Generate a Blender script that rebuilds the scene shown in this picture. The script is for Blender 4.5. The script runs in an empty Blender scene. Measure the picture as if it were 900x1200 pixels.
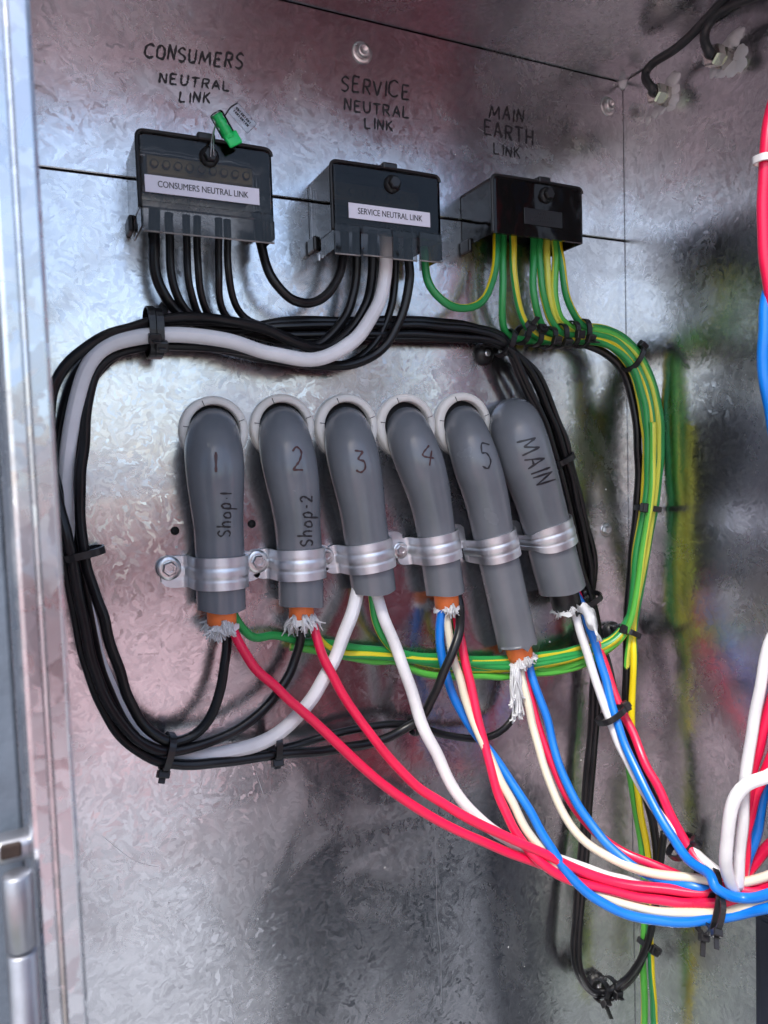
import bpy, bmesh, math, random
from mathutils import Vector, Matrix
from mathutils.bvhtree import BVHTree
random.seed(7)
PI = math.pi
sc = bpy.context.scene
C = sc.collection

# ------------------------------------------------------------------ camera
F = 900.0                      # focal length in photo pixels (photo 900 x 1200)
DIST = 0.54                    # camera to back panel, metres
CAMZ = 1.42
xc = Vector((1880, -115, 900)).normalized()
dn = Vector((430, 15600, 900)).normalized()
dn = (dn - xc * dn.dot(xc)).normalized()
zc = -dn
yc = zc.cross(xc)
CAM = Vector((0, -DIST, CAMZ))
def cv2w(v): return Vector((xc.dot(v), yc.dot(v), zc.dot(v)))
cam_d = bpy.data.cameras.new('camera'); cam = bpy.data.objects.new('camera', cam_d); C.objects.link(cam)
rx, ry, rz = cv2w(Vector((1,0,0))), cv2w(Vector((0,-1,0))), cv2w(Vector((0,0,-1)))
M3 = Matrix((rx, ry, rz)).transposed()
cam.matrix_world = Matrix.Translation(CAM) @ M3.to_4x4()
cam_d.sensor_fit = 'VERTICAL'; cam_d.sensor_height = 36; cam_d.sensor_width = 27
cam_d.lens = 36 * F / 1200
cam_d.clip_start = 0.01; cam_d.clip_end = 200
cam_d.dof.use_dof = True; cam_d.dof.focus_distance = 0.57; cam_d.dof.aperture_fstop = 11
sc.camera = cam

# ------------------------------------------------------------------ sky, sun, exposure
SUN = Vector((-0.42, -0.46, 0.95)).normalized()      # direction towards the sun
w = bpy.data.worlds.new('World'); sc.world = w; w.use_nodes = True
nt = w.node_tree; bg = nt.nodes['Background']
sky = nt.nodes.new('ShaderNodeTexSky'); sky.sky_type = 'NISHITA'; sky.sun_disc = False
sky.sun_elevation = math.asin(SUN.z); sky.sun_rotation = math.atan2(SUN.x, SUN.y)
sky.air_density = 1.0; sky.dust_density = 2.0; sky.ozone_density = 1.0
nt.links.new(sky.outputs[0], bg.inputs[0]); bg.inputs[1].default_value = 0.12
sl = bpy.data.lights.new('sun', 'SUN'); sl.energy = 1.3; sl.angle = math.radians(14); sl.color = (1, .96, .9)
so = bpy.data.objects.new('sun', sl); C.objects.link(so); so.location = (-2, -3, 4)
so.rotation_euler = SUN.to_track_quat('Z', 'Y').to_euler()
vs = sc.view_settings; vs.view_transform = 'Standard'; vs.look = 'None'; vs.gamma = 1; vs.exposure = 1.5
sc.cycles.max_bounces = 10; sc.cycles.transparent_max_bounces = 24; sc.cycles.glossy_bounces = 6
sc.cycles.sample_clamp_indirect = 6

# ------------------------------------------------------------------ pixel helpers
def ray(px, py): return cv2w(Vector(((px - 450) / F, (py - 600) / F, 1)))
def P(px, py, d=0.0):          # d in mm in front of the back panel
    r = ray(px, py); t = (-d * .001 - CAM.y) / r.y; return CAM + r * t
XW = P(735, 480).x             # right side wall
def PW(px, py, s=0.0):         # s mm off the side wall
    r = ray(px, py); t = (XW - s * .001 - CAM.x) / r.x; return CAM + r * t
ZT = (P(330, 0).z + P(727, 95).z) / 2   # top of the enclosure
def PT(px, py, s=0.0):
    r = ray(px, py); t = (ZT - s * .001 - CAM.z) / r.z; return CAM + r * t
DEPTH = 0.25

# ------------------------------------------------------------------ object helpers
OFF = {}
def tag(o, label=None, cat=None, group=None, kind=None):
    if label: o['label'] = label
    if cat: o['category'] = cat
    if group: o['group'] = group
    if kind: o['kind'] = kind
    return o
def thing(name, loc, label, cat, group=None):
    o = bpy.data.objects.new(name, None); o.empty_display_size = .01; C.objects.link(o)
    o.location = loc; OFF[o.name] = Vector(loc); return tag(o, label, cat, group)
def obj(name, V, Fc, mat, parent=None, smooth=True, uv=None, flat=None):
    V = [Vector(v) for v in V]
    if parent is not None: off = OFF[parent.name]
    else: off = sum(V, Vector()) / len(V)
    me = bpy.data.meshes.new(name); me.from_pydata([v - off for v in V], [], Fc)
    if uv:
        L = me.uv_layers.new(name='uv').data
        for p in me.polygons:
            for li, vi in zip(p.loop_indices, p.vertices): L[li].uv = uv[vi]
    me.materials.append(mat)
    if smooth: me.polygons.foreach_set('use_smooth', [True] * len(me.polygons))
    if flat:
        for i in flat: me.polygons[i].use_smooth = False
    me.update()
    o = bpy.data.objects.new(name, me); C.objects.link(o)
    if parent is not None: o.parent = parent
    else: o.location = off
    OFF[o.name] = off
    return o
def bmobj(name, bm, mat, parent=None, smooth=False):
    bm.normal_update()
    V = [v.co.copy() for v in bm.verts]; bm.verts.index_update()
    Fc = [[v.index for v in f.verts] for f in bm.faces]; bm.free()
    return obj(name, V, Fc, mat, parent, smooth)
def catmull(pts, step=0.004):
    pts = [Vector(p) for p in pts]; out = []
    n = len(pts)
    for i in range(n - 1):
        p0 = pts[i-1] if i else pts[0] * 2 - pts[1]
        p1, p2 = pts[i], pts[i+1]
        p3 = pts[i+2] if i + 2 < n else pts[-1] * 2 - pts[-2]
        # centripetal
        t0 = 0; t1 = t0 + max(1e-5, (p1-p0).length) ** .5; t2 = t1 + max(1e-5, (p2-p1).length) ** .5; t3 = t2 + max(1e-5, (p3-p2).length) ** .5
        m = max(2, int((p2 - p1).length / step))
        for k in range(m):
            t = t1 + (t2 - t1) * k / m
            A1 = p0*((t1-t)/(t1-t0)) + p1*((t-t0)/(t1-t0)); A2 = p1*((t2-t)/(t2-t1)) + p2*((t-t1)/(t2-t1)); A3 = p2*((t3-t)/(t3-t2)) + p3*((t-t2)/(t3-t2))
            B1 = A1*((t2-t)/(t2-t0)) + A2*((t-t0)/(t2-t0)); B2 = A2*((t3-t)/(t3-t1)) + A3*((t-t1)/(t3-t1))
            out.append(B1*((t2-t)/(t2-t1)) + B2*((t-t1)/(t2-t1)))
    out.append(pts[-1]); return out
def tube(pts, r, n=12, twist=0.0, phase=0.0, cap=True, step=0.004, smoothn=0, inner=None):
    """verts, faces, uv of a tube through pts; r a number or a function of 0..1"""
    p = catmull(pts, step)
    for _ in range(smoothn):
        p = [p[0]] + [(p[i-1] + p[i]*2 + p[i+1]) / 4 for i in range(1, len(p)-1)] + [p[-1]]
    m = len(p); V = []; Fc = []; uv = []
    T = [(p[min(i+1, m-1)] - p[max(i-1, 0)]).normalized() for i in range(m)]
    nrm = T[0].orthogonal().normalized()
    ref = Vector((0, -1, 0))
    if abs(T[0].dot(ref)) < .9: nrm = (ref - T[0] * ref.dot(T[0])).normalized()
    L = 0
    for i in range(m):
        if i:
            L += (p[i] - p[i-1]).length
            nrm = (nrm - T[i] * nrm.dot(T[i])).normalized()
        bi = T[i].cross(nrm)
        rr = r(i / (m - 1)) if callable(r) else r
        for k in range(n + 1):
            a = 2 * PI * k / n
            V.append(p[i] + (nrm * math.cos(a) + bi * math.sin(a)) * rr)
            uv.append((k / n + phase + twist * L, L))
    for i in range(m - 1):
        for k in range(n):
            a = i * (n+1) + k; Fc.append([a, a+1, a+n+2, a+n+1])
    nside = len(Fc)
    if cap:
        Fc.append([k for k in range(n)][::-1]); Fc.append([(m-1)*(n+1) + k for k in range(n)])
    return V, Fc, uv, p, T
def box_bm(c, ax, ay, az, hx, hy, hz, bev=0.0, seg=2):
    """box with centre c, unit axes and half sizes"""
    bm = bmesh.new(); bmesh.ops.create_cube(bm, size=2)
    for v in bm.verts: v.co = Vector((v.co.x*hx, v.co.y*hy, v.co.z*hz))
    if bev: bmesh.ops.bevel(bm, geom=bm.edges[:], offset=bev, segments=seg, profile=.5, affect='EDGES')
    for v in bm.verts: v.co = Vector(c) + Vector(ax)*v.co.x + Vector(ay)*v.co.y + Vector(az)*v.co.z
    return bm
def join_bm(a, b):
    me = bpy.data.meshes.new('tmp'); b.to_mesh(me); b.free(); a.from_mesh(me); bpy.data.meshes.remove(me); return a
X, Y, Z = Vector((1,0,0)), Vector((0,1,0)), Vector((0,0,1))
N = -Y                         # out of the back panel
def lathe(prof, c, ax, n=24, a0=0, full=True):
    """profile [(radius, height)] about axis ax at c"""
    ax = Vector(ax).normalized(); u = ax.orthogonal().normalized(); v = ax.cross(u); V = []; Fc = []
    for r, h in prof:
        for k in range(n):
            a = 2*PI*k/n + a0; V.append(Vector(c) + ax*h + (u*math.cos(a) + v*math.sin(a))*r)
    for i in range(len(prof)-1):
        for k in range(n):
            Fc.append([i*n+k, i*n+(k+1) % n, (i+1)*n+(k+1) % n, (i+1)*n+k])
    if prof[0][0] > 1e-6: Fc.append(list(range(n))[::-1])
    if prof[-1][0] > 1e-6: Fc.append([(len(prof)-1)*n+k for k in range(n)])
    return V, Fc

# ------------------------------------------------------------------ materials
def mat(name):
    m = bpy.data.materials.new(name); m.use_nodes = True
    return m, m.node_tree, m.node_tree.nodes['Principled BSDF']
def nd(nt, t, **k):
    n = nt.nodes.new(t)
    for a, b in k.items(): setattr(n, a, b)
    return n
def math_n(nt, op, a, b=None, c=None):
    n = nt.nodes.new('ShaderNodeMath'); n.operation = op
    for i, x in enumerate((a, b, c)):
        if x is None: continue
        if isinstance(x, (int, float)): n.inputs[i].default_value = x
        else: nt.links.new(x, n.inputs[i])
    return n.outputs[0]
def vmath(nt, op, a, b=None, scale=None):
    n = nt.nodes.new('ShaderNodeVectorMath'); n.operation = op
    for i, x in enumerate((a, b)):
        if x is None: continue
        if isinstance(x, (tuple, Vector)): n.inputs[i].default_value = x
        else: nt.links.new(x, n.inputs[i])
    if scale is not None:
        if isinstance(scale, (int, float)): n.inputs['Scale'].default_value = scale
        else: nt.links.new(scale, n.inputs['Scale'])
    return n.outputs[0]
def galv(name, base=(.62,.63,.65), tilt=.017, swirl=.031, rough=(.20,.26), grain=75, shard=430, wave=.05):
    """galvanised sheet: feathery zinc crystals, each grain's shards lying in a direction of its own"""
    m, nt, b = mat(name); L = nt.links
    geo = nd(nt, 'ShaderNodeNewGeometry'); pos = geo.outputs['Position']; nor = geo.outputs['Normal']
    nz = nd(nt, 'ShaderNodeTexNoise'); nz.inputs['Scale'].default_value = 130; nz.inputs['Detail'].default_value = 2; L.new(pos, nz.inputs['Vector'])
    wob = vmath(nt, 'SCALE', vmath(nt, 'SUBTRACT', nz.outputs['Color'], (.5,.5,.5)), scale=.010)
    p2 = vmath(nt, 'ADD', pos, wob)
    va = nd(nt, 'ShaderNodeTexVoronoi'); va.inputs['Scale'].default_value = grain; L.new(p2, va.inputs['Vector'])
    sep = nd(nt, 'ShaderNodeSeparateColor'); L.new(va.outputs['Color'], sep.inputs[0])
    rot = nd(nt, 'ShaderNodeVectorRotate'); rot.rotation_type = 'AXIS_ANGLE'
    L.new(p2, rot.inputs['Vector']); L.new(geo.outputs['True Normal'], rot.inputs['Axis']); L.new(math_n(nt, 'MULTIPLY', sep.outputs[0], 6.28), rot.inputs['Angle'])
    st = vmath(nt, 'MULTIPLY', rot.outputs[0], (1, 1, .25))
    vb = nd(nt, 'ShaderNodeTexVoronoi'); vb.inputs['Scale'].default_value = shard; L.new(st, vb.inputs['Vector'])
    rnd = vmath(nt, 'SUBTRACT', vb.outputs['Color'], (.5,.5,.5))
    sb = nd(nt, 'ShaderNodeSeparateColor'); L.new(vb.outputs['Color'], sb.inputs[0])
    amp = math_n(nt, 'ADD', math_n(nt, 'MULTIPLY', math_n(nt, 'POWER', sb.outputs[2], 4.0), tilt * 4), tilt)
    t1 = vmath(nt, 'SCALE', rnd, scale=amp)
    nw = nd(nt, 'ShaderNodeTexNoise'); nw.inputs['Scale'].default_value = 9; nw.inputs['Detail'].default_value = 1; L.new(pos, nw.inputs['Vector'])
    t2 = vmath(nt, 'SCALE', vmath(nt, 'SUBTRACT', nw.outputs['Color'], (.5,.5,.5)), scale=wave)
    # swirling feathers
    nf = nd(nt, 'ShaderNodeTexNoise'); nf.inputs['Scale'].default_value = 480; nf.inputs['Detail'].default_value = 2; nf.inputs['Distortion'].default_value = 1.2; L.new(vmath(nt, 'MULTIPLY', rot.outputs[0], (1, 1, .5)), nf.inputs['Vector'])
    t3 = vmath(nt, 'SCALE', vmath(nt, 'SUBTRACT', nf.outputs['Color'], (.5,.5,.5)), scale=swirl)
    nn = vmath(nt, 'NORMALIZE', vmath(nt, 'ADD', vmath(nt, 'ADD', vmath(nt, 'ADD', nor, t1), t2), t3))
    L.new(nn, b.inputs['Normal'])
    mr = nd(nt, 'ShaderNodeMapRange'); mr.inputs['To Min'].default_value = rough[0]; mr.inputs['To Max'].default_value = rough[1]; L.new(sb.outputs[0], mr.inputs['Value'])
    # handling smudges dull the sheet in patches
    sm = nd(nt, 'ShaderNodeTexNoise'); sm.inputs['Scale'].default_value = 11; sm.inputs['Detail'].default_value = 5; sm.inputs['Distortion'].default_value = .8; L.new(pos, sm.inputs['Vector'])
    sr = nd(nt, 'ShaderNodeMapRange'); sr.inputs['From Min'].default_value = .52; sr.inputs['From Max'].default_value = .72; sr.inputs['To Max'].default_value = .14; L.new(sm.outputs[0], sr.inputs['Value'])
    L.new(math_n(nt, 'ADD', mr.outputs[0], sr.outputs[0]), b.inputs['Roughness'])
    cr = nd(nt, 'ShaderNodeValToRGB'); cr.color_ramp.elements[0].color = (base[0]*.86, base[1]*.86, base[2]*.87, 1); cr.color_ramp.elements[1].color = (base[0]*1.1, base[1]*1.1, base[2]*1.1, 1)
    L.new(sb.outputs[1], cr.inputs[0])
    ns = nd(nt, 'ShaderNodeTexNoise'); ns.inputs['Scale'].default_value = 14; ns.inputs['Detail'].default_value = 6; ns.inputs['Roughness'].default_value = .65; L.new(pos, ns.inputs['Vector'])
    ms = nd(nt, 'ShaderNodeMapRange'); ms.inputs['From Min'].default_value = .35; ms.inputs['From Max'].default_value = .7; ms.inputs['To Min'].default_value = .88; ms.inputs['To Max'].default_value = 1.05; L.new(ns.outputs[0], ms.inputs['Value'])
    col = vmath(nt, 'SCALE', cr.outputs[0], scale=ms.outputs[0])
    # sparse pale specks of dust and swarf
    vp = nd(nt, 'ShaderNodeTexVoronoi'); vp.inputs['Scale'].default_value = 60; L.new(pos, vp.inputs['Vector'])
    sp_ = nd(nt, 'ShaderNodeSeparateColor'); L.new(vp.outputs['Color'], sp_.inputs[0])
    dot = math_n(nt, 'MULTIPLY', math_n(nt, 'LESS_THAN', vp.outputs['Distance'], .05), math_n(nt, 'GREATER_THAN', sp_.outputs[0], .88))
    mxs = nd(nt, 'ShaderNodeMix', data_type='RGBA'); L.new(dot, mxs.inputs[0]); L.new(col, mxs.inputs[6]); mxs.inputs[7].default_value = (.7,.7,.68,1)
    L.new(mxs.outputs[2], b.inputs['Base Color']); L.new(math_n(nt, 'SUBTRACT', 1.0, dot), b.inputs['Metallic'])
    return m
def plastic(name, col, rough=.35, var=.08, bump=.15, scale=180, spec=.5, dirt=None):
    m, nt, b = mat(name); L = nt.links
    geo = nd(nt, 'ShaderNodeNewGeometry')
    n1 = nd(nt, 'ShaderNodeTexNoise'); n1.inputs['Scale'].default_value = scale * .4; n1.inputs['Detail'].default_value = 5; L.new(geo.outputs['Position'], n1.inputs['Vector'])
    mr = nd(nt, 'ShaderNodeMapRange'); mr.inputs['From Min'].default_value = .3; mr.inputs['From Max'].default_value = .7; mr.inputs['To Min'].default_value = 1 - var; mr.inputs['To Max'].default_value = 1 + var; L.new(n1.outputs[0], mr.inputs['Value'])
    rgb = nd(nt, 'ShaderNodeRGB'); rgb.outputs[0].default_value = (*col, 1)
    L.new(vmath(nt, 'SCALE', rgb.outputs[0], scale=mr.outputs[0]), b.inputs['Base Color'])
    n2 = nd(nt, 'ShaderNodeTexNoise'); n2.inputs['Scale'].default_value = scale * 3; n2.inputs['Detail'].default_value = 3; L.new(geo.outputs['Position'], n2.inputs['Vector'])
    bp = nd(nt, 'ShaderNodeBump'); bp.inputs['Strength'].default_value = bump; bp.inputs['Distance'].default_value = .0004; L.new(n2.outputs[0], bp.inputs['Height']); L.new(bp.outputs[0], b.inputs['Normal'])
    r2 = nd(nt, 'ShaderNodeMapRange'); r2.inputs['To Min'].default_value = rough * .75; r2.inputs['To Max'].default_value = rough * 1.3; L.new(n1.outputs[0], r2.inputs['Value']); L.new(r2.outputs[0], b.inputs['Roughness'])
    b.inputs['Specular IOR Level'].default_value = spec
    return m
def metal(name, col, rough=.3, var=.12, scale=300):
    m = plastic(name, col, rough, var, .2, scale); m.node_tree.nodes['Principled BSDF'].inputs['Metallic'].default_value = 1; return m
def earth(name, green, yellow, frac):
    m, nt, b = mat(name); L = nt.links
    uvn = nd(nt, 'ShaderNodeUVMap'); sp = nd(nt, 'ShaderNodeSeparateXYZ'); L.new(uvn.outputs[0], sp.inputs[0])
    fr = math_n(nt, 'FRACT', sp.outputs[0]); st = math_n(nt, 'LESS_THAN', fr, frac)
    mx = nd(nt, 'ShaderNodeMix', data_type='RGBA'); L.new(st, mx.inputs[0]); mx.inputs[6].default_value = (*green, 1); mx.inputs[7].default_value = (*yellow, 1)
    L.new(mx.outputs[2], b.inputs['Base Color']); b.inputs['Roughness'].default_value = .32
    return m
def smoked(name, tint, refl=.05, rough=.06, haze=.0):
    m, nt, b = mat(name); L = nt.links
    out = nt.nodes['Material Output']
    tr = nd(nt, 'ShaderNodeBsdfTransparent'); tr.inputs[0].default_value = (*tint, 1)
    L.new(tr.outputs[0], out.inputs[0])
    b.inputs['Base Color'].default_value = (.012, .011, .011, 1); b.inputs['Roughness'].default_value = .5; b.inputs['Specular IOR Level'].default_value = 0
    df = nd(nt, 'ShaderNodeMixShader'); df.inputs[0].default_value = haze; L.new(tr.outputs[0], df.inputs[1]); L.new(b.outputs[0], df.inputs[2])
    gl = nd(nt, 'ShaderNodeBsdfGlossy'); gl.inputs['Roughness'].default_value = rough
    geo = nd(nt, 'ShaderNodeNewGeometry'); nz = nd(nt, 'ShaderNodeTexNoise'); nz.inputs['Scale'].default_value = 35; L.new(geo.outputs['Position'], nz.inputs['Vector'])
    bp = nd(nt, 'ShaderNodeBump'); bp.inputs['Strength'].default_value = .25; bp.inputs['Distance'].default_value = .004; L.new(nz.outputs[0], bp.inputs['Height']); L.new(bp.outputs[0], gl.inputs['Normal'])
    lw = nd(nt, 'ShaderNodeFresnel'); lw.inputs[0].default_value = 1.33
    ms = nd(nt, 'ShaderNodeMixShader'); L.new(lw.outputs[0], ms.inputs[0]); L.new(df.outputs[0], ms.inputs[1]); L.new(gl.outputs[0], ms.inputs[2])
    L.new(ms.outputs[0], out.inputs[0])
    return m
M = {}
M['galv'] = galv('galvanised_sheet')
M['galv_side'] = galv('galvanised_side_sheet', tilt=.018, swirl=.030, rough=(.205,.27))
M['galv_top'] = galv('galvanised_top_sheet', tilt=.014, swirl=.022, rough=(.20,.27))
M['galv_lip'] = galv('galvanised_lip', tilt=.03, swirl=.06, rough=(.22,.32), grain=60, shard=160)
M['zinc'] = metal('zinc_plate', (.74,.76,.79), .43, .10, 160)
M['bolt'] = metal('bolt_zinc', (.66,.66,.67), .3, .2, 400)
M['hinge'] = metal('hinge_steel', (.36,.37,.40), .42, .2, 120)
M['nickel'] = metal('nickel_brass', (.62,.59,.55), .2, .15, 300)
M['brass'] = metal('brass', (.22,.17,.09), .4, .15, 300)
M['conduit'] = plastic('grey_conduit', (.150,.162,.180), .24, .09, .08, 90)
M['bush'] = plastic('ivory_bush', (.78,.75,.70), .45, .06, .1, 120)
M['black'] = plastic('black_insulation', (.007,.007,.008), .30, .2, .12, 200, .35)
M['blackp'] = plastic('black_nylon', (.010,.010,.011), .38, .2, .1, 200)
M['greycab'] = plastic('charcoal_sheath', (.030,.032,.037), .42, .2, .12, 200)
M['white'] = plastic('white_insulation', (.70,.69,.70), .35, .07, .12, 160)
M['whites'] = plastic('white_sheath', (.76,.75,.76), .4, .10, .25, 110)
M['cream'] = plastic('cream_insulation', (.70,.63,.49), .33, .05, .1, 160)
M['red'] = plastic('red_insulation', (.78,.010,.070), .30, .08, .1, 160)
M['blue'] = plastic('blue_insulation', (.003,.17,.64), .30, .08, .1, 160)
M['earth_a'] = earth('earth_stripe_green', (.025,.30,.07), (.68,.58,.03), .30)
M['earth_b'] = earth('earth_stripe_lime', (.10,.46,.06), (.62,.64,.08), .45)
M['earth_c'] = earth('earth_stripe_yellow', (.02,.26,.07), (.80,.64,.01), .52)
M['orange'] = plastic('orange_sheath', (.90,.21,.05), .45, .1, .2, 160)
M['fibre'] = plastic('white_fibre', (.94,.95,.96), .8, .05, .1, 300, .2)
_n = M['fibre'].node_tree; _t = nd(_n, 'ShaderNodeBsdfTranslucent'); _t.inputs[0].default_value = (.95,.96,.97,1); _m = nd(_n, 'ShaderNodeMixShader'); _m.inputs[0].default_value = .45
_n.links.new(_n.nodes['Principled BSDF'].outputs[0], _m.inputs[1]); _n.links.new(_t.outputs[0], _m.inputs[2]); _n.links.new(_m.outputs[0], _n.nodes['Material Output'].inputs[0])
M['paper'] = plastic('label_paper', (.72,.70,.78), .45, .02, .03, 60)
M['ink'] = plastic('ink', (.016,.015,.02), .5, .2, .0, 300)
M['inkred'] = plastic('ink_red_black', (.05,.012,.012), .5, .3, .0, 300)
M['dark'] = plastic('dark_void', (.006,.006,.007), .7, .1, .0, 60)
M['smoke1'] = smoked('smoked_cover_light', (.76,.72,.68), haze=.04)
M['smoke2'] = smoked('smoked_cover', (.50,.48,.47), haze=.10)
M['smoke3'] = smoked('smoked_cover_dark', (.12,.12,.125), haze=.6)
M['clear'] = smoked('smoked_skirt', (.74,.70,.67), haze=.03)
M['skirt_edge_glint'] = plastic('skirt_edge_glint', (.30,.28,.27), .25, .2, .05, 200)  # pale grey paints the bright glint along the clear skirt's lower edges
M['clearp'] = smoked('clear_plastic', (.93,.95,.95), haze=.0)
M['sealgreen'] = plastic('seal_green', (.01,.62,.14), .3, .1, .05, 200)
M['silicone'] = plastic('silicone', (.80,.81,.85), .3, .15, .5, 90)
_n = M['silicone'].node_tree; _t = nd(_n, 'ShaderNodeBsdfTransparent'); _t.inputs[0].default_value = (.85,.86,.9,1); _m = nd(_n, 'ShaderNodeMixShader'); _m.inputs[0].default_value = .8
_n.links.new(_t.outputs[0], _m.inputs[1]); _n.links.new(_n.nodes['Principled BSDF'].outputs[0], _m.inputs[2]); _n.links.new(_m.outputs[0], _n.nodes['Material Output'].inputs[0])
M['navy'] = plastic('navy_paint', (.010,.013,.026), .4, .1, .1, 120)
M['rubber'] = plastic('rough_door_paint', (.10,.125,.16), .6, .2, 1.0, 90)
M['rust'] = plastic('rusty', (.03,.016,.011), .8, .5, 1.0, 200)
M['steelwire'] = metal('seal_wire', (.6,.6,.6), .25)

# ------------------------------------------------------------------ the enclosure
XL = P(70, 600, 250).x - 0.004      # left inner side (behind the lip)
ZB = P(450, 1200, 0).z - 0.60
ENC = thing('steel_enclosure', (XL, 0, ZB), 'galvanised steel enclosure with marker lettering on its spangled back panel', 'enclosure')
def slab(name, x0, x1, y0, y1, z0, z1, m, parent, bev=.0006):
    return bmobj(name, box_bm(((x0+x1)/2, (y0+y1)/2, (z0+z1)/2), X, Y, Z, abs(x1-x0)/2, abs(y1-y0)/2, abs(z1-z0)/2, bev, 1), m, parent)
zs = (P(300, 227.6).z + P(600, 265.6).z) / 2        # seam across the back panel
XLL = XL - .03
slab('back_panel', XLL, XW - .0002, 0, .0016, zs + .0007, ZT - .0006, M['galv'], ENC)
slab('back_panel', XLL, XW - .0002, 0, .0016, ZB, zs - .0007, M['galv'], ENC)
slab('backing_sheet', XLL, XW + .002, .0030, .005, ZB, ZT + .002, M['dark'], ENC)
slab('side_panel', XW, XW + .0016, -DEPTH, .0028, ZB, ZT - .0006, M['galv_side'], ENC)
slab('top_panel', XLL, XW + .004, -DEPTH, .0028, ZT, ZT + .0016, M['galv_top'], ENC)
slab('gap_light_block', XW + .0018, XW + .0036, -DEPTH, .0028, ZT - .03, ZT - .0002, M['dark'], ENC, .0001)  # added dark strip outside the gap: stops light leaking in, keeps seam black
slab('bottom_panel', XLL, XW + .004, -DEPTH, .0028, ZB - .002, ZB - .0004, M['galv'], ENC)
slab('left_panel', XLL - .002, XLL - .0004, -DEPTH + .02, .0028, ZB, ZT - .0006, M['galv'], ENC)
# front lip of the enclosure: folded strip with a groove, drawn in plan and run up the whole height
def lipx(px, d): return P(px, 900, d).x
x_r, x_g, x_l, x_o = lipx(87, 250), lipx(59, 250), lipx(36, 250), lipx(25, 246)
prof = [(x_r - .0006, .228), (x_r, .230), (x_r, .2485), (x_r - .0012, .2497), (x_r-.0016, .2500), (x_g + .0012, .2506), (x_g + .0004, .2490), (x_g - .0006, .2488), (x_g - .0014, .2506),
        (x_l + .001, .2512), (x_l - .0004, .2506), (x_l - .0016, .249), (x_o, .2455), (x_o - .0006, .243), (x_o - .0006, .20), (x_o + .001, .20), (x_o + .001, .226), (x_r - .002, .228)]
V = []; Fc = []; nz_ = 2
zz = [ZB - .002, ZT + .0016]
for z in zz:
    for (x, d) in prof: V.append((x, -d, z))
n_ = len(prof)
for k in range(n_):
    Fc.append([k, (k+1) % n_, n_ + (k+1) % n_, n_ + k])
obj('front_lip', V, Fc, M['galv_lip'], ENC, smooth=False)
# outside of the lip: rough grey door leaf folded back, and its hinge
DOOR = thing('enclosure_door', (x_o - .05, -.235, ZB), 'rough blue-grey door leaf folded back beside the galvanised lip', 'door')
slab('door_leaf', x_o - .30, x_o - .0012, -.232, -.212, ZB, ZT, M['rubber'], DOOR, .001)
HZ = P(20, 1028, 262).z
HX = P(24, 1100, 262).x
HG = thing('barrel_hinge', (HX, -.25, ZB), 'grey steel barrel hinge at the foot of the enclosure lip', 'hinge')
rB = .0050
def hbar(z0, z1):
    V, Fc = lathe([(rB-.0006, 0), (rB, .0006), (rB, z1 - z0 - .0006), (rB - .0006, z1-z0)], (HX, -.256, z0), Z, 20)
    return obj('knuckle', V, Fc, M['hinge'], HG)
ztop = P(24, 1032, 262).z; zj = P(28, 1123, 262).z
hbar(zj + .0006, ztop); hbar(ZB, zj - .0006)
bm = box_bm((HX - .001, -.244, (ztop + P(20, 985, 250).z)/2), X, Y, Z, .0075, .006, (P(20, 985, 250).z - ztop)/2, .003, 3)
bmobj('hinge_leaf', bm, M['hinge'], HG, True)
bmobj('rusty_pin_end', box_bm((HX - .0015, -.2495, (ztop + P(20, 985, 250).z)/2 + .001), X, Y, Z, .0034, .0012, .0026, .0006, 1), M['rust'], HG)

def bolt(c, ax, r, parent, washer=True, mat_='bolt', hexa=True):
    c = Vector(c)
    if washer:
        V, Fc = lathe([(r*1.55, 0), (r*1.6, r*.12), (r*1.5, r*.25), (r*1.1, r*.28), (0, r*.28)], c, ax, 24); obj('washer', V, Fc, M[mat_], parent)
    V, Fc = lathe([(r, 0), (r, r*.55), (r*.82, r*.78), (r*.5, r*.78), (r*.42, r*.55), (0, r*.55)], c + Vector(ax)*r*.2, ax, 6 if hexa else 20, random.random())
    obj('bolt_head', V, Fc, M[mat_], parent, smooth=not hexa)
for (px, py, rr, lab) in ((424, 62, .0052, 'round zinc bolt above the word SERVICE'), (712, 125, .0052, 'round zinc bolt between the word MAIN and the side panel'), (710, 621, .0040, 'small zinc bolt beside the green wire bundle')):
    p = P(px, py); t = thing('panel_bolt', p, lab, 'bolt', 'bolts in the back panel')
    bolt(p, N, rr, t, True, 'bolt', rr < .005)
for (px, py) in ((205, 622), (295, 614), (297, 675)):
    V, Fc = lathe([(.0030, .0001), (.0030, .0003), (0, .0003)], P(px, py), N, 16); obj('drilled_hole', V, Fc, M['dark'], ENC)
V, Fc = lathe([(.006, 0), (.0055, .002), (.003, .0035), (0, .004)], P(731, 98, 0) + X*-.001, (N - X).normalized(), 14)
obj('corner_sealant', V, Fc, M['silicone'], ENC)

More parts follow.
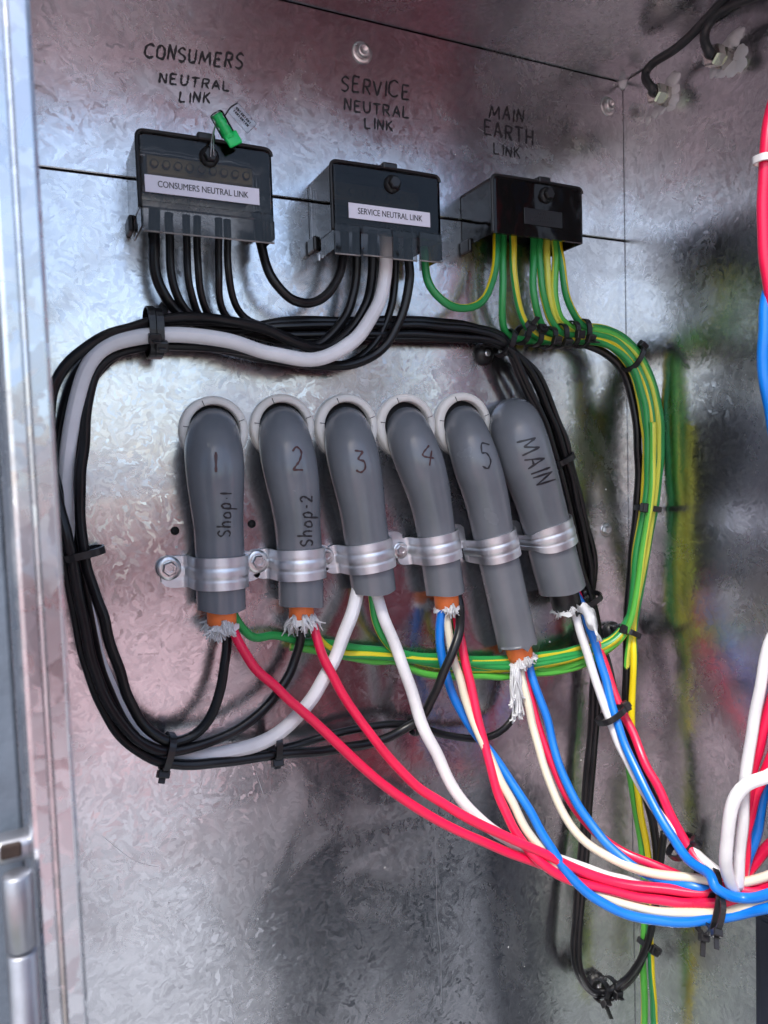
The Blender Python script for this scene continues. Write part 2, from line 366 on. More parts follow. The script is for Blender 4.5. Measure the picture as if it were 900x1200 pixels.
# ------------------------------------------------------------------ handwriting (strokes laid on the surface they are written on)
G = {
'C': [[(.95,.85),(.6,1),(.2,.85),(.03,.5),(.15,.12),(.55,0),(.95,.12)]],
'O': [[(.5,1),(.12,.8),(.03,.45),(.25,.05),(.65,.02),(.95,.35),(.9,.75),(.5,1)]],
'N': [[(.08,0),(.1,1)],[(.1,1),(.85,.02)],[(.85,.02),(.9,1)]],
'S': [[(.9,.85),(.5,1),(.12,.82),(.25,.58),(.7,.45),(.88,.2),(.5,0),(.08,.1)]],
'U': [[(.08,1),(.1,.3),(.35,.02),(.7,.08),(.88,.4),(.9,1)]],
'M': [[(.02,0),(.14,1)],[(.14,1),(.48,.25)],[(.48,.25),(.84,1)],[(.84,1),(1,0)]],
'E': [[(.1,1),(.1,0)],[(.1,1),(.85,.97)],[(.1,.52),(.7,.54)],[(.1,0),(.9,.02)]],
'R': [[(.1,0),(.1,1)],[(.1,1),(.7,.95),(.82,.72),(.6,.52),(.12,.5)],[(.4,.5),(.92,0)]],
'T': [[(.0,.97),(1,1)],[(.5,1),(.48,0)]],
'A': [[(.02,0),(.5,1)],[(.5,1),(.95,0)],[(.2,.38),(.8,.36)]],
'L': [[(.12,1),(.1,0)],[(.1,0),(.85,.03)]],
'I': [[(.5,1),(.5,0)]],
'K': [[(.12,1),(.1,0)],[(.85,1),(.14,.48)],[(.3,.58),(.95,0)]],
'V': [[(.02,1),(.48,0)],[(.48,0),(.95,1)]],
'H': [[(.1,1),(.1,0)],[(.9,1),(.88,0)],[(.1,.5),(.9,.52)]],
'h': [[(.12,1.2),(.12,0)],[(.12,.5),(.5,.72),(.8,.5),(.82,0)]],
'o': [[(.5,.7),(.15,.45),(.3,.05),(.75,.1),(.82,.5),(.5,.7)]],
'p': [[(.15,.7),(.12,-.5)],[(.14,.55),(.55,.75),(.85,.4),(.55,.02),(.14,.1)]],
'1': [[(.5,1),(.45,0)]],
'2': [[(.1,.8),(.45,1),(.85,.8),(.7,.45),(.1,0)],[(.1,0),(.95,.02)]],
'3': [[(.15,1),(.85,.95)],[(.85,.95),(.4,.6),(.85,.5),(.9,.2),(.5,0),(.1,.1)]],
'4': [[(.45,1),(.05,.35),(.95,.38)],[(.7,.75),(.65,-.1)]],
'5': [[(.9,1),(.2,.97),(.15,.58)],[(.15,.58),(.6,.62),(.9,.35),(.6,.02),(.1,.05)]],
'.': [[(.4,.42),(.6,.42)]], '-': [[(.2,.4),(.8,.4)]], ' ': [],
}
NARROW = {'I': .35, '1': .4, '.': .5, '-': .6, 'M': 1.2, 'C': 1.0}
def panel_hit(px, py): return P(px, py), N
def write(text, p0, right, up, surf, width, m, parent, jit=.05, lift=.00035, name='handwriting'):
    """p0 baseline start (px), right = px vector over the whole word, up = px vector of cap height"""
    r = Vector(right); u = Vector(up); tot = sum(NARROW.get(c, .85) for c in text); x = 0; V = []; Fc = []
    for c in text:
        wd = NARROW.get(c, .85) / tot; gw = wd * .76; dy = random.uniform(-jit, jit); sl = random.uniform(-jit, jit)
        for st in G[c]:
            pts = [(x + gw*(a + sl*b), b*(1 + dy) + dy*.6) for a, b in st]
            pts = catmull([Vector((a, b, 0)) for a, b in pts], .06) if len(pts) > 2 else [Vector((pts[0][0] + (pts[1][0]-pts[0][0])*k/6, pts[0][1] + (pts[1][1]-pts[0][1])*k/6, 0)) for k in range(7)]
            H = []
            for q in pts:
                px = p0[0] + r.x*q.x + u.x*q.y; py = p0[1] + r.y*q.x + u.y*q.y
                h = surf(px, py)
                if h: H.append((h[0] + h[1]*lift, h[1]))
            if len(H) < 2: continue
            b0 = len(V)
            for i, (pp, nn) in enumerate(H):
                t = (H[min(i+1, len(H)-1)][0] - H[max(i-1, 0)][0]).normalized(); s = nn.cross(t).normalized()
                ww = width * (.52 + .13*math.sin(i*1.3 + x*40) + random.uniform(-.07, .07))
                if i in (0, len(H)-1): ww *= .7
                V += [pp - s*ww, pp + nn*.00008, pp + s*ww]
            for i in range(len(H)-1):
                a = b0 + 3*i; Fc += [[a, a+1, a+4, a+3], [a+1, a+2, a+5, a+4]]
        x += wd
    if V: return obj(name, V, Fc, m, parent, smooth=True)
WORDS = [('CONSUMERS', (169,66), (118,16), (2,-17), .0014), ('NEUTRAL', (186,97), (87,10), (1,-12), .0013), ('LINK', (209,119), (40,3), (1,-12.5), .0013),
         ('SERVICE', (399,106), (84,11), (1,-18), .0013), ('NEUTRAL', (403,129), (80,10), (0,-13.5), .0013), ('LINK', (427,150), (36,4), (0,-12.5), .0013),
         ('MAIN', (573,138), (43,6.5), (1,-15), .0013), ('EARTH', (567,157), (61,14), (0,-17), .0014), ('LINK', (578,180), (34,6.5), (0,-13), .0013)]
for tx, p0, r, u, wd in WORDS: write(tx, p0, r, u, panel_hit, wd, M['ink'], ENC, jit=.08)

def scratch(pts, wd):
    Q = catmull([P(a, b) + N*.0002 for a, b in pts], .006); V = []; Fc = []
    for i, q in enumerate(Q):
        t = (Q[min(i+1, len(Q)-1)] - Q[max(i-1, 0)]).normalized(); sd = t.cross(N)*wd*(.35 + .65*abs(math.sin(i*.9)))
        V += [q - sd, q + sd]
    for i in range(len(Q)-1): Fc.append([2*i, 2*i+1, 2*i+3, 2*i+2])
    obj('scratch', V, Fc, M['zinc'], ENC)
scratch([(508,955),(511,1010),(512,1070),(516,1110),(517,1175)], .0002)
scratch([(120,980),(160,1010),(185,1016)], .0002); scratch([(560,150),(600,176)], .0002); scratch([(640,118),(700,124)], .00025); scratch([(300,905),(318,960)], .0002)
# ------------------------------------------------------------------ conduits, bushes, clamps
def conduit(label, cl, rf, blabel=None, bush=None):
    pts = [P(*c) for c in cl]
    V, Fc, uv, p, T = tube(pts, rf, 28, step=.003, smoothn=6, cap=False)
    # cut end: inner wall
    n = 29; last = len(V) - n; c = p[-1]; t = T[-1]; ra = random.random()*6
    ring = []; inn = []
    for k in range(n):
        a = 2*PI*k/28
        cut = .0012*math.sin(a + ra) + .0006*math.sin(3*a + 2*ra) - (.0045 if 'chipped' in label and (V[last+k]-c).dot(X) < -.005 and (V[last+k]-c).dot(N) > -.004 else 0) - (.003 if 'chipped' in label and abs((V[last+k]-c).dot(X) - .004) < .003 and (V[last+k]-c).dot(N) > 0 else 0)
        V[last + k] = V[last + k] + t*cut
    V += [V[last + k].copy() for k in range(n)]; uv += [(0, 0)]*n; last += n
    for dep, f in ((0, .86), (-.0003, .86), (-.03, .86)):
        for k in range(n):
            q = V[last + k]; V.append(c + (q - c)*f + t*dep); uv.append((0, 0))
    for j, (a, b) in enumerate(((last, last + n), (last + 2*n, last + 3*n))):
        for k in range(28): Fc.append([a+k, a+k+1, b+k+1, b+k])
    root = thing('conduit', p[0], label, 'conduit', 'grey conduits curving down out of the back panel')
    obj('pipe', V, Fc, M['conduit'], root)
    bvh = BVHTree.FromPolygons(V, Fc)
    def hit(px, py):
        loc, nn, i, dd = bvh.ray_cast(CAM, ray(px, py).normalized())
        if loc is None: return None
        if nn.dot(ray(px, py)) > 0: nn = -nn
        return loc, nn
    return root, hit, p, T
def rad(top, bot, k=.30):
    def f(t):
        s = min(1, max(0, (t - k) / .35)); s = s*s*(3 - 2*s); q = min(1, max(0, t/.30)); q = q*q*(3-2*q); return ((top*.88 + top*.12*q) + (bot - top)*s) * .001
    return f
CD = [
 ('grey conduit marked with a figure one and Shop', [(250,505,-14),(250,508,2),(250,521,15),(252,549,26),(254,585,25),(257,630,19),(258.5,670,18),(259.5,713,18)], rad(19.6, 16.6), (250,505,40)),
 ('grey conduit marked with a figure two and shop', [(331,502,-14),(331,504,2),(334,518,15),(340,547,25),(346,585,24),(350,630,18),(352,665,17.5),(353,709,17.5)], rad(19.4, 16.2), (330,501,37)),
 ('grey conduit marked three', [(406,502,-14),(406,504,2),(409,517,15),(416,547,25),(423,585,24),(430,635,18),(434,660,17.5),(438,692,17.5)], rad(19.2, 16.8), (405,501,36)),
 ('grey conduit marked four', [(476,500,-14),(477,502,2),(481,515,15),(492,543,24),(503,580,22),(512,630,17.5),(516,655,17),(522,695,17)], rad(18.6, 15.4), (474,500,34)),
 ('long grey conduit marked five with chipped end', [(542,498,-14),(543,500,2),(548,513,15),(558,543,24),(569,580,22),(580,635,18),(592,690,17.5),(607,757,17.5)], rad(18.8, 16.6, .25), (541,498,32)),
 ('fat grey conduit marked MAIN', [(603,494,-14),(603,495,4),(605,503,20),(615,535,29),(627,570,26),(641,618,20),(648,650,19.5),(659,690,19.5)], rad(22.5, 20.0), None),
]
COND = []
for lab, cl, rf, bush in CD:
    COND.append(conduit(lab, cl, rf))
    if bush:
        bx, by, br = bush; c = P(bx, by); ro = (P(bx + br, by) - P(bx - br, by)).length / 2 * 1.0; ri = ro * .75
        V, Fc = lathe([(ri, 0), (ri, .0050), (ri + .0008, .0062), (ro - .0022, .0058), (ro - .0006, .0050), (ro, .0036), (ro, 0)], c, N, 40)
        Fc = Fc[:-2]
        b = thing('conduit_bush', c, 'ivory ring bush around the ' + lab.replace('long ', '').replace('fat ', '').replace(' with a figure','').split(' with')[0].split(' and')[0], 'bush', 'ivory bushes round the conduit holes')
        obj('ring', V, Fc, M['bush'], b)
        for a in (20, 112, 172):
            a = math.radians(a); dr = X*math.cos(a) + Z*math.sin(a)
            bmobj('slot', box_bm(c + dr*(ri + (ro-ri)*.35) + N*.0060, dr, dr.cross(Y), N, (ro-ri)*.33, .00022, .0003), M['dark'], b)
        V, Fc = lathe([(ri*.995, .0002), (ri*.995, .0006), (0, .0006)], c, N, 32); obj('hole', V, Fc, M['dark'], b)
ink, ir = M['ink'], M['inkred']
def wr(i, *a, **k): write(*a[:4], COND[i][1], *a[4:], COND[i][0], **k)
wr(0, '1', (249,553), (12,0), (-1,-24), .0016, ir)
wr(0, 'Shop.1', (270,629), (1,-54), (-14,0), .0011, ink)
wr(1, '2', (342,551), (18,1), (-1,-26), .0013, ir)
wr(1, 'Shop-2', (366,640), (-1,-62), (-14,0), .0012, ink)
wr(2, '3', (416,553), (18,0), (-2,-26), .0013, ir)
wr(3, '4', (494,541), (19,6), (2,-20), .0012, ir)
wr(4, '5', (564,548), (17,4), (-2,-28), .0012, ink)
wr(5, 'MAIN', (606,518), (24,56), (22,-8), .0014, ink)

def saddle(i, tpx, lpx, rpx, label, screws):
    """pressed saddle clamp over conduit i: tabs on the panel, band over the pipe, three pressed ribs"""
    root, hit, p, T = COND[i]
    q = min(range(len(p)), key=lambda k: (p[k] - P(tpx[0], tpx[1], 18)).length)
    c = p[q]; ax = T[q]; ax = Vector((ax.x, 0, ax.z)).normalized(); s = N.cross(ax).normalized()
    if s.x < 0: s = -s
    r = CD[i][2](q / (len(p)-1)) + .0009; h = -c.y
    wl = abs((P(lpx[0], lpx[1]) - c).dot(s)); wr_ = abs((P(rpx[0], rpx[1]) - c).dot(s))
    path = []
    fl = .0022
    for k in range(7): path.append((-wl + (wl - r - .003)*k/6, .0016 + (0 if k < 6 else .0004)))
    a0 = math.acos(max(-1, min(1, (h - .004) / r)))
    for k in range(25):
        a = PI + (a0 - PI/2 if False else 0) - PI*k/24
        path.append((r*math.cos(a), h + r*math.sin(a)))
    path.insert(7, (-r - .0008, .0045)); path.append((r + .0008, .0045))
    for k in range(7): path.append((r + .003 + (wr_ - r - .003)*k/6, .0016 + (.0004 if k == 0 else 0)))
    hw = .0109; m = 26; V = []; Fc = []
    def rib(v):     # v -1..1 across the band
        a = abs(v); e = 0
        for c0 in (-.36, .36): e += -.00045*math.exp(-((v - c0)/.06)**2)
        e += .00035*math.exp(-(v/.24)**4)
        return e
    np_ = len(path)
    for side in (0, 1):
        for k, (a, b) in enumerate(path):
            pa, pb = path[max(k-1, 0)], path[min(k+1, np_-1)]
            t = Vector((pb[0]-pa[0], pb[1]-pa[1])).normalized(); nx, ny = -t.y, t.x
            endr = 1.0
            edge = min(a + wl, wr_ - a)
            if edge < hw: endr = math.sqrt(max(.0, 1 - (1 - edge/hw)**2)) * .40 + .60
            onpipe = abs(a) < r + .002
            for j in range(m+1):
                v = -1 + 2*j/m
                e = rib(v) * (1 if onpipe else .35) + (.0014 if side == 0 else 0)
                if not onpipe and side: e = 0
                V.append(c + s*(a + nx*e) + N*(b + ny*e - h) + ax*(v*hw*endr))
    def idx(side, k, j): return side*np_*(m+1) + k*(m+1) + j
    for k in range(np_-1):
        for j in range(m):
            Fc.append([idx(0,k,j), idx(0,k+1,j), idx(0,k+1,j+1), idx(0,k,j+1)]); Fc.append([idx(1,k,j), idx(1,k,j+1), idx(1,k+1,j+1), idx(1,k+1,j)])
        for j in (0, m):
            Fc.append([idx(0,k,j), idx(1,k,j), idx(1,k+1,j), idx(0,k+1,j)])
    for k in (0, np_-1):
        for j in range(m): Fc.append([idx(0,k,j), idx(0,k,j+1), idx(1,k,j+1), idx(1,k,j)])
    # panel stands h in front: c already lies h in front of it
    t = thing('saddle_clamp', Vector((c.x, 0, c.z)), label, 'clamp', 'zinc saddle clamps along the conduits')
    bd = obj('band', V, Fc, M['zinc'], t); es = bd.modifiers.new('crisp', 'EDGE_SPLIT'); es.split_angle = math.radians(40)
    for (px, py, rr) in screws:
        pp = P(px, py, 3.2); bolt(pp, N, rr, t, True, 'bolt', True)
saddle(0, (258,668), (188,668), (303,658), 'zinc saddle clamp holding the conduit marked one', [(198,666,.0052)])
saddle(1, (352,658), (294,660), (385,652), 'zinc saddle clamp holding the conduit marked two', [(302,658,.0052)])
saddle(2, (431,649), (378,653), (472,644), 'zinc saddle clamp holding the conduit marked three', [(382,652,.0040)])
saddle(3, (514,642), (463,646), (545,640), 'zinc saddle clamp holding the conduit marked four', [(469,645,.0042)])
saddle(4, (581,637), (541,641), (612,634), 'zinc saddle clamp holding the conduit marked five', [])
saddle(5, (642,627), (605,633), (676,624), 'zinc saddle clamp holding the conduit marked MAIN', [])

# ------------------------------------------------------------------ link boxes
def linkbox(front, depth, label, smoke, knob, skirt, lab, bars, nscrew, skirt_cols=None, dark=False):
    TL, TR, BL, BR = [P(*q, depth) for q in front]
    x0 = (TL.x + BL.x)/2; x1 = (TR.x + BR.x)/2; z1 = (TL.z + TR.z)/2; z0 = (BL.z + BR.z)/2
    d = depth * .001
    root = thing('link_box', ((x0+x1)/2, 0, z0), label, 'link box', 'smoked link boxes on the back panel')
    # cover: rounded shell, open at back and underneath
    R = .0045; seg = 5; out = []
    def outline(ins, z_off=0):
        pts = []
        for cx, cz, a0 in ((x1-R, z1-R, 0), (x0+R, z1-R, 90)):
            for k in range(seg+1):
                a = math.radians(a0 + 90*k/seg); pts.append((cx + (R - ins)*math.cos(a), cz + (R - ins)*math.sin(a)))
        pts.append((x0 + ins, z0 + R)); pts.append((x0 + ins, z0)); 
        pts.append((x1 - ins, z0)); pts.append((x1 - ins, z0 + R))
        return pts
    layers = [(0, .0008), (0, d - .003), (.0006, d - .0012), (.0018, d - .0003), (.003, d)]
    V = []; Fc = []
    for ins, dd in layers:
        for (a, b) in outline(ins): V.append(Vector((a, -dd, b)))
    n = len(outline(0)); bi = seg*2 + 3   # index of bottom-left corner
    for i in range(len(layers)-1):
        for k in range(n):
            if i == 0 and k == bi: continue      # underside stays open
            Fc.append([i*n+k, i*n+(k+1) % n, (i+1)*n+(k+1) % n, (i+1)*n+k])
    Fc.append([(len(layers)-1)*n + k for k in range(n)])
    cov = obj('cover', V, Fc, smoke, root, smooth=False)
    so_ = cov.modifiers.new('wall', 'SOLIDIFY'); so_.thickness = .0012; so_.offset = -1
    # bead along the edge of the front
    fr = [Vector((a, -d + .0016, b)) for a, b in outline(.0004)]
    Vb = []; Fb = []
    V2, F2, uv, p, T = tube(fr[:n-2+0] , .0013, 8, step=.003); obj('rim', V2, F2, M['blackp'], root)
    # base strip and terminal bar
    slab('base', x0 + .004, x1 - .004, -.012, -.0006, z0 + (z1-z0)*(bars-.2), z0 + (z1-z0)*(bars+.2), M['blackp'] if dark else M['conduit'], root, .001)
    zb = z0 + (z1 - z0)*bars
    slab('terminal_bar', x0 + .008, x1 - .008, -.027, -.014, zb - .006, zb + .006, M['brass'], root, .0008)
    for k in range(nscrew):
        xs = x0 + .013 + (x1 - x0 - .026)*k/(nscrew-1)
        Vv, Ff = lathe([(.0026, 0), (.0026, .0022), (.0018, .0026), (0, .0022)], (xs, -.027, zb), N, 12); obj('terminal_screw', Vv, Ff, M['brass'], root)
    # knob: hexagonal cover screw with its collar and the lug on the top edge
    kc = P(*knob, depth)
    Vv, Ff = lathe([(.0062, -.001), (.0062, .0012), (.0052, .0018), (.0052, .0020), (0, .0020)], kc, N, 20); obj('screw_collar', Vv, Ff, M['blackp'], root)
    Vv, Ff = lathe([(.0044, .001), (.0044, .0050), (.0036, .0060), (0, .0060)], kc, N, 6, .3); obj('cover_screw', Vv, Ff, M['blackp'], root, smooth=False)
    bm = box_bm((kc.x - .001, -d + .004, z1 + .0012), X, Y, Z, .0058, .0045, .0026, .0014, 2); bmobj('sealing_lug', bm, M['blackp'], root)
    if dark: pass
    # skirt
    if skirt:
        sl, sr = P(*skirt[0], depth), P(*skirt[1], depth); zb_ = (sl.z + sr.z)/2
        cols = skirt_cols or [x0 + .001, x1 - .001]
        for k in range(len(cols)-1):
            a, b = cols[k] + .0005, cols[k+1] - .0005
            off = .0 if k % 2 == 0 else -.0022
            pl = slab('skirt_plate', a, b, -d - .0006 + off, -d - .0018 + off, zb_, z0 + .0035, M['clear'], root, .0003)
            Vv, Ff, uv, p, T = tube([Vector((a, -d - .0012 + off, zb_)), Vector((b, -d - .0012 + off, zb_))], .0006, 6, step=.05); obj('skirt_edge_glint', Vv, Ff, M['skirt_edge_glint'], root)
        for xx in (x0 + .001, x1 - .001):
            slab('skirt_side', xx - .0006, xx + .0006, -d + .0002, -.012, zb_ + .003, z0 - .0002, M['clear'], root, .0003)
    # lug at the left foot
    bm = box_bm((x0 - .0008, -.008, z0 - .001), X, Y, Z, .0018, .0070, .0055, .0015, 2); bmobj('mounting_lug', bm, M['blackp'], root)
    if lab:
        text, a, b, c_, e = lab
        A, B, Cc, E = [P(*q, depth + .5) for q in (a, b, c_, e)]
        lx0 = (A.x + Cc.x)/2; lx1 = (B.x + E.x)/2; lz1 = (A.z + B.z)/2; lz0 = (Cc.z + E.z)/2
        strip = slab('label_strip', lx0, lx1, -d - .0007, -d - .0001, lz0, lz1, M['paper'], root, .0001)
        cu = bpy.data.curves.new('txt', 'FONT'); cu.body = text; cu.size = (lz1 - lz0)*.52; cu.align_x = 'CENTER'; cu.align_y = 'CENTER'; cu.resolution_u = 4
        to = bpy.data.objects.new('txt', cu); C.objects.link(to); bpy.context.view_layer.update()
        me = bpy.data.meshes.new_from_object(to); bpy.data.objects.remove(to)
        wd = max(v.co.x for v in me.vertices) - min(v.co.x for v in me.vertices)
        f = (lx1 - lx0)*.79 / wd
        VV = [Vector(((lx0+lx1)/2 + v.co.x*f, -d - .00085, (lz0+lz1)/2 + v.co.y*f*1.25)) for v in me.vertices]
        FF = [list(pp.vertices) for pp in me.polygons]
        nv = len(VV); VV += [v + X*.00012 - Y*.00004 for v in VV]; FF += [[i + nv for i in f_] for f_ in FF]
        obj('printing', VV, FF, M['ink'], strip, smooth=False); bpy.data.meshes.remove(me)
    return root, (x0, x1, z0, z1, d)
LB1, B1 = linkbox([(160,148),(320.5,175.5),(163,240),(321,260)], 46, 'smoked box labelled CONSUMERS NEUTRAL LINK with green seal', M['smoke1'], (245,184), [(169,267),(319,289)],
        ('CONSUMERS NEUTRAL LINK', (169.5,201), (304,224), (169.5,221.5), (304,243)), .72, 9)
def cx(px, d=46): return P(px, 285, d).x
LB2, B2 = linkbox([(389.6,184.4),(518,207.5),(388.5,266.5),(517,284)], 46, 'smoked box labelled SERVICE NEUTRAL LINK', M['smoke2'], (459.5,216), [(391,295),(515,311)],
        ('SERVICE NEUTRAL LINK', (408.5,236), (504,250.5), (408.5,253.5), (504,268)), .72, 7, [cx(391), cx(422), cx(458), cx(488), cx(515.5)])
LB3, B3 = linkbox([(577,200),(683.5,222.5),(578.5,271),(685,286)], 46, 'near-black box without label below the words MAIN EARTH LINK', M['smoke3'], (640,229), None, None, .66, 8)
# raised plate with moulded print on the third box
a, b = P(614,243,46.6), P(659,268,46.6)
slab('moulded_plate', a.x, b.x, -.0462, -.0470, b.z, a.z, M['blackp'], LB3, .0003)
for k, (u0, u1) in enumerate(((.35,.65),(.2,.8),(.15,.85))):
    z = a.z + (b.z - a.z)*(.25 + .22*k)
    for j in range(int((u1-u0)*16)):
        xx = a.x + (b.x - a.x)*(u0 + j/16 + .01)
        slab('moulded_letter', xx, xx + .0010, -.0468, -.0473, z - .0010, z + .0008, M['blackp'], LB3, .0001)

# green wire seal
sp = P(262, 150, 52)
SEAL = thing('security_seal', sp, 'green wire seal with clear tag looped on the consumers link box', 'seal', None)
sa = (P(271, 165, 52) - P(253, 133, 52)).normalized()
V, Fc = lathe([(.0042, 0), (.0046, .001), (.0046, .013), (.0042, .014)], P(253, 133, 52), sa, 16); obj('clear_body', V, Fc, M['clearp'], SEAL)
V, Fc = lathe([(.0030, .001), (.0036, .0016), (.0030, .004), (.0036, .005), (.0036, .007), (.0029, .0085), (.0036, .010), (.0037, .0145), (.0034, .0165), (0, .017)], P(253, 133, 52), sa, 16); obj('green_insert', V, Fc, M['sealgreen'], SEAL)
tipc = P(273, 163, 53)
bm = box_bm(tipc, sa, N.cross(sa).normalized(), N, .0042, .0048, .0012, .001, 2); bmobj('green_wing', bm, M['sealgreen'], SEAL, True)
for q in ([(251,183,53),(250,170,53.5),(250.5,155,53),(252,148,53)], [(247,184,53),(247.5,170,54),(249,158,54.5),(253,146,54)]):
    V, Fc, uv, p, T = tube([P(*k) for k in q], .0005, 6); obj('wire_loop', V, Fc, M['steelwire'], SEAL)
V, Fc, uv, p, T = tube([P(264,135,53), P(270,126,53), P(278,121,53)], .0005, 6); obj('wire_tail', V, Fc, M['black'], SEAL)
tu = (P(294,147,53) - P(276,127,53)).normalized(); tv = N.cross(tu).normalized(); tc = P(284,138,53)
TG = bmobj('clear_tag', box_bm(tc, tu, tv, N, .0085, .0048, .0005, .0003, 1), M['clearp'], SEAL)
for k in range(9):
    for row in (-.0012, .0012):
        bmobj('tag_print', box_bm(tc + tu*(-.006 + k*.0014) + tv*row + N*.0007, tu, tv, N, .0003 + .0002*((k*7 + int(row > 0)) % 3), .0008, .00005), M['ink'], TG)

# ------------------------------------------------------------------ wires
WR = {}; WIRE_UP = [0]
def wire(kind, label, m, r, pts, group=None, cat='wire', twist=0, phase=0, jitter=.25):
    pts = [list(q) for q in pts]
    ctl = [P(*q) for q in pts]
    if pts[-1][0] >= 902:          # runs on past the picture and rises to the ceiling of the enclosure
        a, b = pts[-2], pts[-1]; low = b[1] > 950
        k_ = WIRE_UP[0]; WIRE_UP[0] += 1; col = P(968, 600, 213) + Vector((.008*(k_ % 5) - .022, -.0085*(k_ // 5) + .012, 0))
        e1 = P(b[0] + 28, b[1] + (b[1]-a[1])*.25 - (12 if low else 40), b[2] + 9); ctl.append(e1)
        z_ = e1.z + .05
        ctl += [Vector((col.x, col.y, z_)), Vector((col.x + random.uniform(-.003, .003), col.y, (z_ + ZT)/2)), Vector((col.x, col.y, ZT - .001))]
    if pts[0][1] < 100 and pts[0][0] > 900: ctl.insert(0, Vector((ctl[0].x + .012, ctl[0].y - .004, ZT - .001)))
    w3 = catmull(ctl, .022)
    w3 = [w3[0]] + [q + Vector((random.gauss(0, 1), random.gauss(0, 1), random.gauss(0, 1)))*.00045 for q in w3[1:-1]] + [w3[-1]]
    r0 = r*.001; ph0 = random.random()*6
    V, Fc, uv, p, T = tube(w3, lambda t: r0*(1 + .02*math.sin(t*37 + ph0) + .012*math.sin(t*91 + ph0)), 12, twist, phase, True, .004, 2)
    o = obj(kind, V, Fc, m, None, True, uv)
    tag(o, label, cat, group); WR[label] = (p, T); return o
bk = M['black']
# service link -> conduits
S1 = [(478,275,24),(478,295,26),(480,322,28),(477,352,28),(464,388,26),(438,416,24),(408,428,22),(360,426,20),(300,413,18),(235,405,18),(175,405,18),(135,414,20),(111,438,20),(100,490,20),(95,550,20),(94,600,20),(98,645,22),(107,682,22),(121,725,24),(133,765,24),(146,810,24),(165,845,24),(192,866,24),(215,868,24),(240,851,24),(257,817,24),(264,778,22),(266,745,18),(265,700,17)]
S2 = [(437,270,22),(437,300,22),(436,330,23),(425,365,25),(402,395,27),(376,411,28),(346,402,29),(310,386,29),(262,375,29),(215,372,28),(176,377,28),(132,391,28),(95,410,26),(68,436,22),(58,480,20),(58,540,20),(66,580,23),(76,620,26),(82,650,27),(93,705,28),(106,765,28),(122,815,28),(142,848,28),(165,870,28),(195,881,27),(235,873,26),(276,856,24),(313,826,21),(340,788,18),(352,750,17),(354,700,17)]
S3 = [(418,268,20),(418,300,20),(417,332,20),(409,362,21),(390,391,22),(367,407,22),(338,396,22),(300,382,22),(250,375,20),(200,378,20),(165,385,20),(130,400,18),(100,425,14),(80,462,12),(69,520,12),(69,580,15),(77,650,20),(86,700,22),(98,760,22),(113,815,22),(138,857,22),(170,884,22),(200,894,22),(250,895,24),(300,888,24),(350,882,25),(400,877,25),(440,869,25),(470,857,25),(497,838,31),(512,808,37),(528,770,41),(539,738,35),(540,712,22),(533,690,17)]
S4 = [(462,272,16),(463,300,17),(462,340,18),(454,375,18),(436,406,17),(412,426,15),(380,431,13),(330,424,12),(270,413,11),(200,402,11),(160,405,11),(128,421,11),(104,452,9),(92,510,9),(87,580,9),(91,640,12),(100,700,14),(112,760,14),(130,815,14),(155,857,14),(190,886,8),(250,890,8),(310,881,11),(370,866,17),(430,852,19),(478,849,20),(510,858,20),(545,866,20),(580,861,20),(601,843,18),(609,805,16),(608,760,15)]
g = 'black neutral wires down to the conduits'
wire('black_wire', 'black wire bending up sharply into the conduit marked one', bk, 3.5, S1, g)
wire('black_wire', 'scuffed black wire rising into the conduit marked two', bk, 3.5, S2, g)
wire('black_wire', 'black wire sweeping along the bottom up into the conduit marked four', bk, 3.5, S3, g)
wire('black_wire', 'black wire sagging under the blue core up to the conduit marked five', bk, 3.0, S4, g)
wire('black_wire', 'black wire looping from the consumers link box to the service link box', bk, 3.3, [(300,250,20),(304,275,22),(309,302,26),(320,328,29),(340,350,31),(362,355,31),(385,344,30),(399,320,28),(403,290,24),(403,265,20)])
wire('white_cable', 'thick white sheathed cable from the service link box to conduit three', M['whites'], 5.0, [(452,272,26),(453,300,27),(452,325,29),(445,354,32),(430,382,35),(404,408,38),(370,422,39),(330,417,39),(280,403,37),(230,394,33),(190,392,30),(150,397,29),(118,409,27),(98,440,24),(86,490,20),(79,545,15),(78,590,11),(84,640,9),(98,700,8),(115,770,8),(135,822,8),(165,864,9),(205,884,13),(255,884,19),(310,869,26),(350,838,28),(380,795,26),(402,745,21),(419,692,17),(424,670,16)], cat='cable')
# consumers link -> black trunk to the right
def trunk(off, doff):
    base = [(330,388,12),(400,386,13),(460,386,13),(520,388,13),(566,393,14),(596,405,16),(620,440,17),(638,480,17),(653,520,17),(664,560,16),(678,620,15),(687,665,14)]
    return [(x + off*(0 if x < 560 else (.55 if x < 600 else 1.0)), y + off*(1 if x < 560 else (.8 if x < 600 else -.35)), d + doff) for x, y, d in base]
down = lambda o, dd: [(697+o,725,12+dd),(699+o,780,12+dd),(696+o,840,12+dd),(691+o,895,12+dd),(687+o,960,12+dd),(680+o,1050,14+dd),(675+o,1108,15+dd),(680+o*.6,1143,18+dd),(694+o*.2,1161,22+dd),(712,1163-o*.8,25+dd),(734,1151-o,32+dd),(753,1122-o*.5,42+dd),(763,1087,48+dd),(769,1040,52+dd)]
mainrun = lambda o, dd: [(700+o,735,14+dd),(712+o,775,24+dd),(724+o,818,40+dd),(738+o,862,56+dd),(756+o,905,74+dd),(783+o,957,102+dd),(810+o,1000,130+dd),(838,1032,150+dd),(870,1044,164+dd),(905,1040,182+dd)]
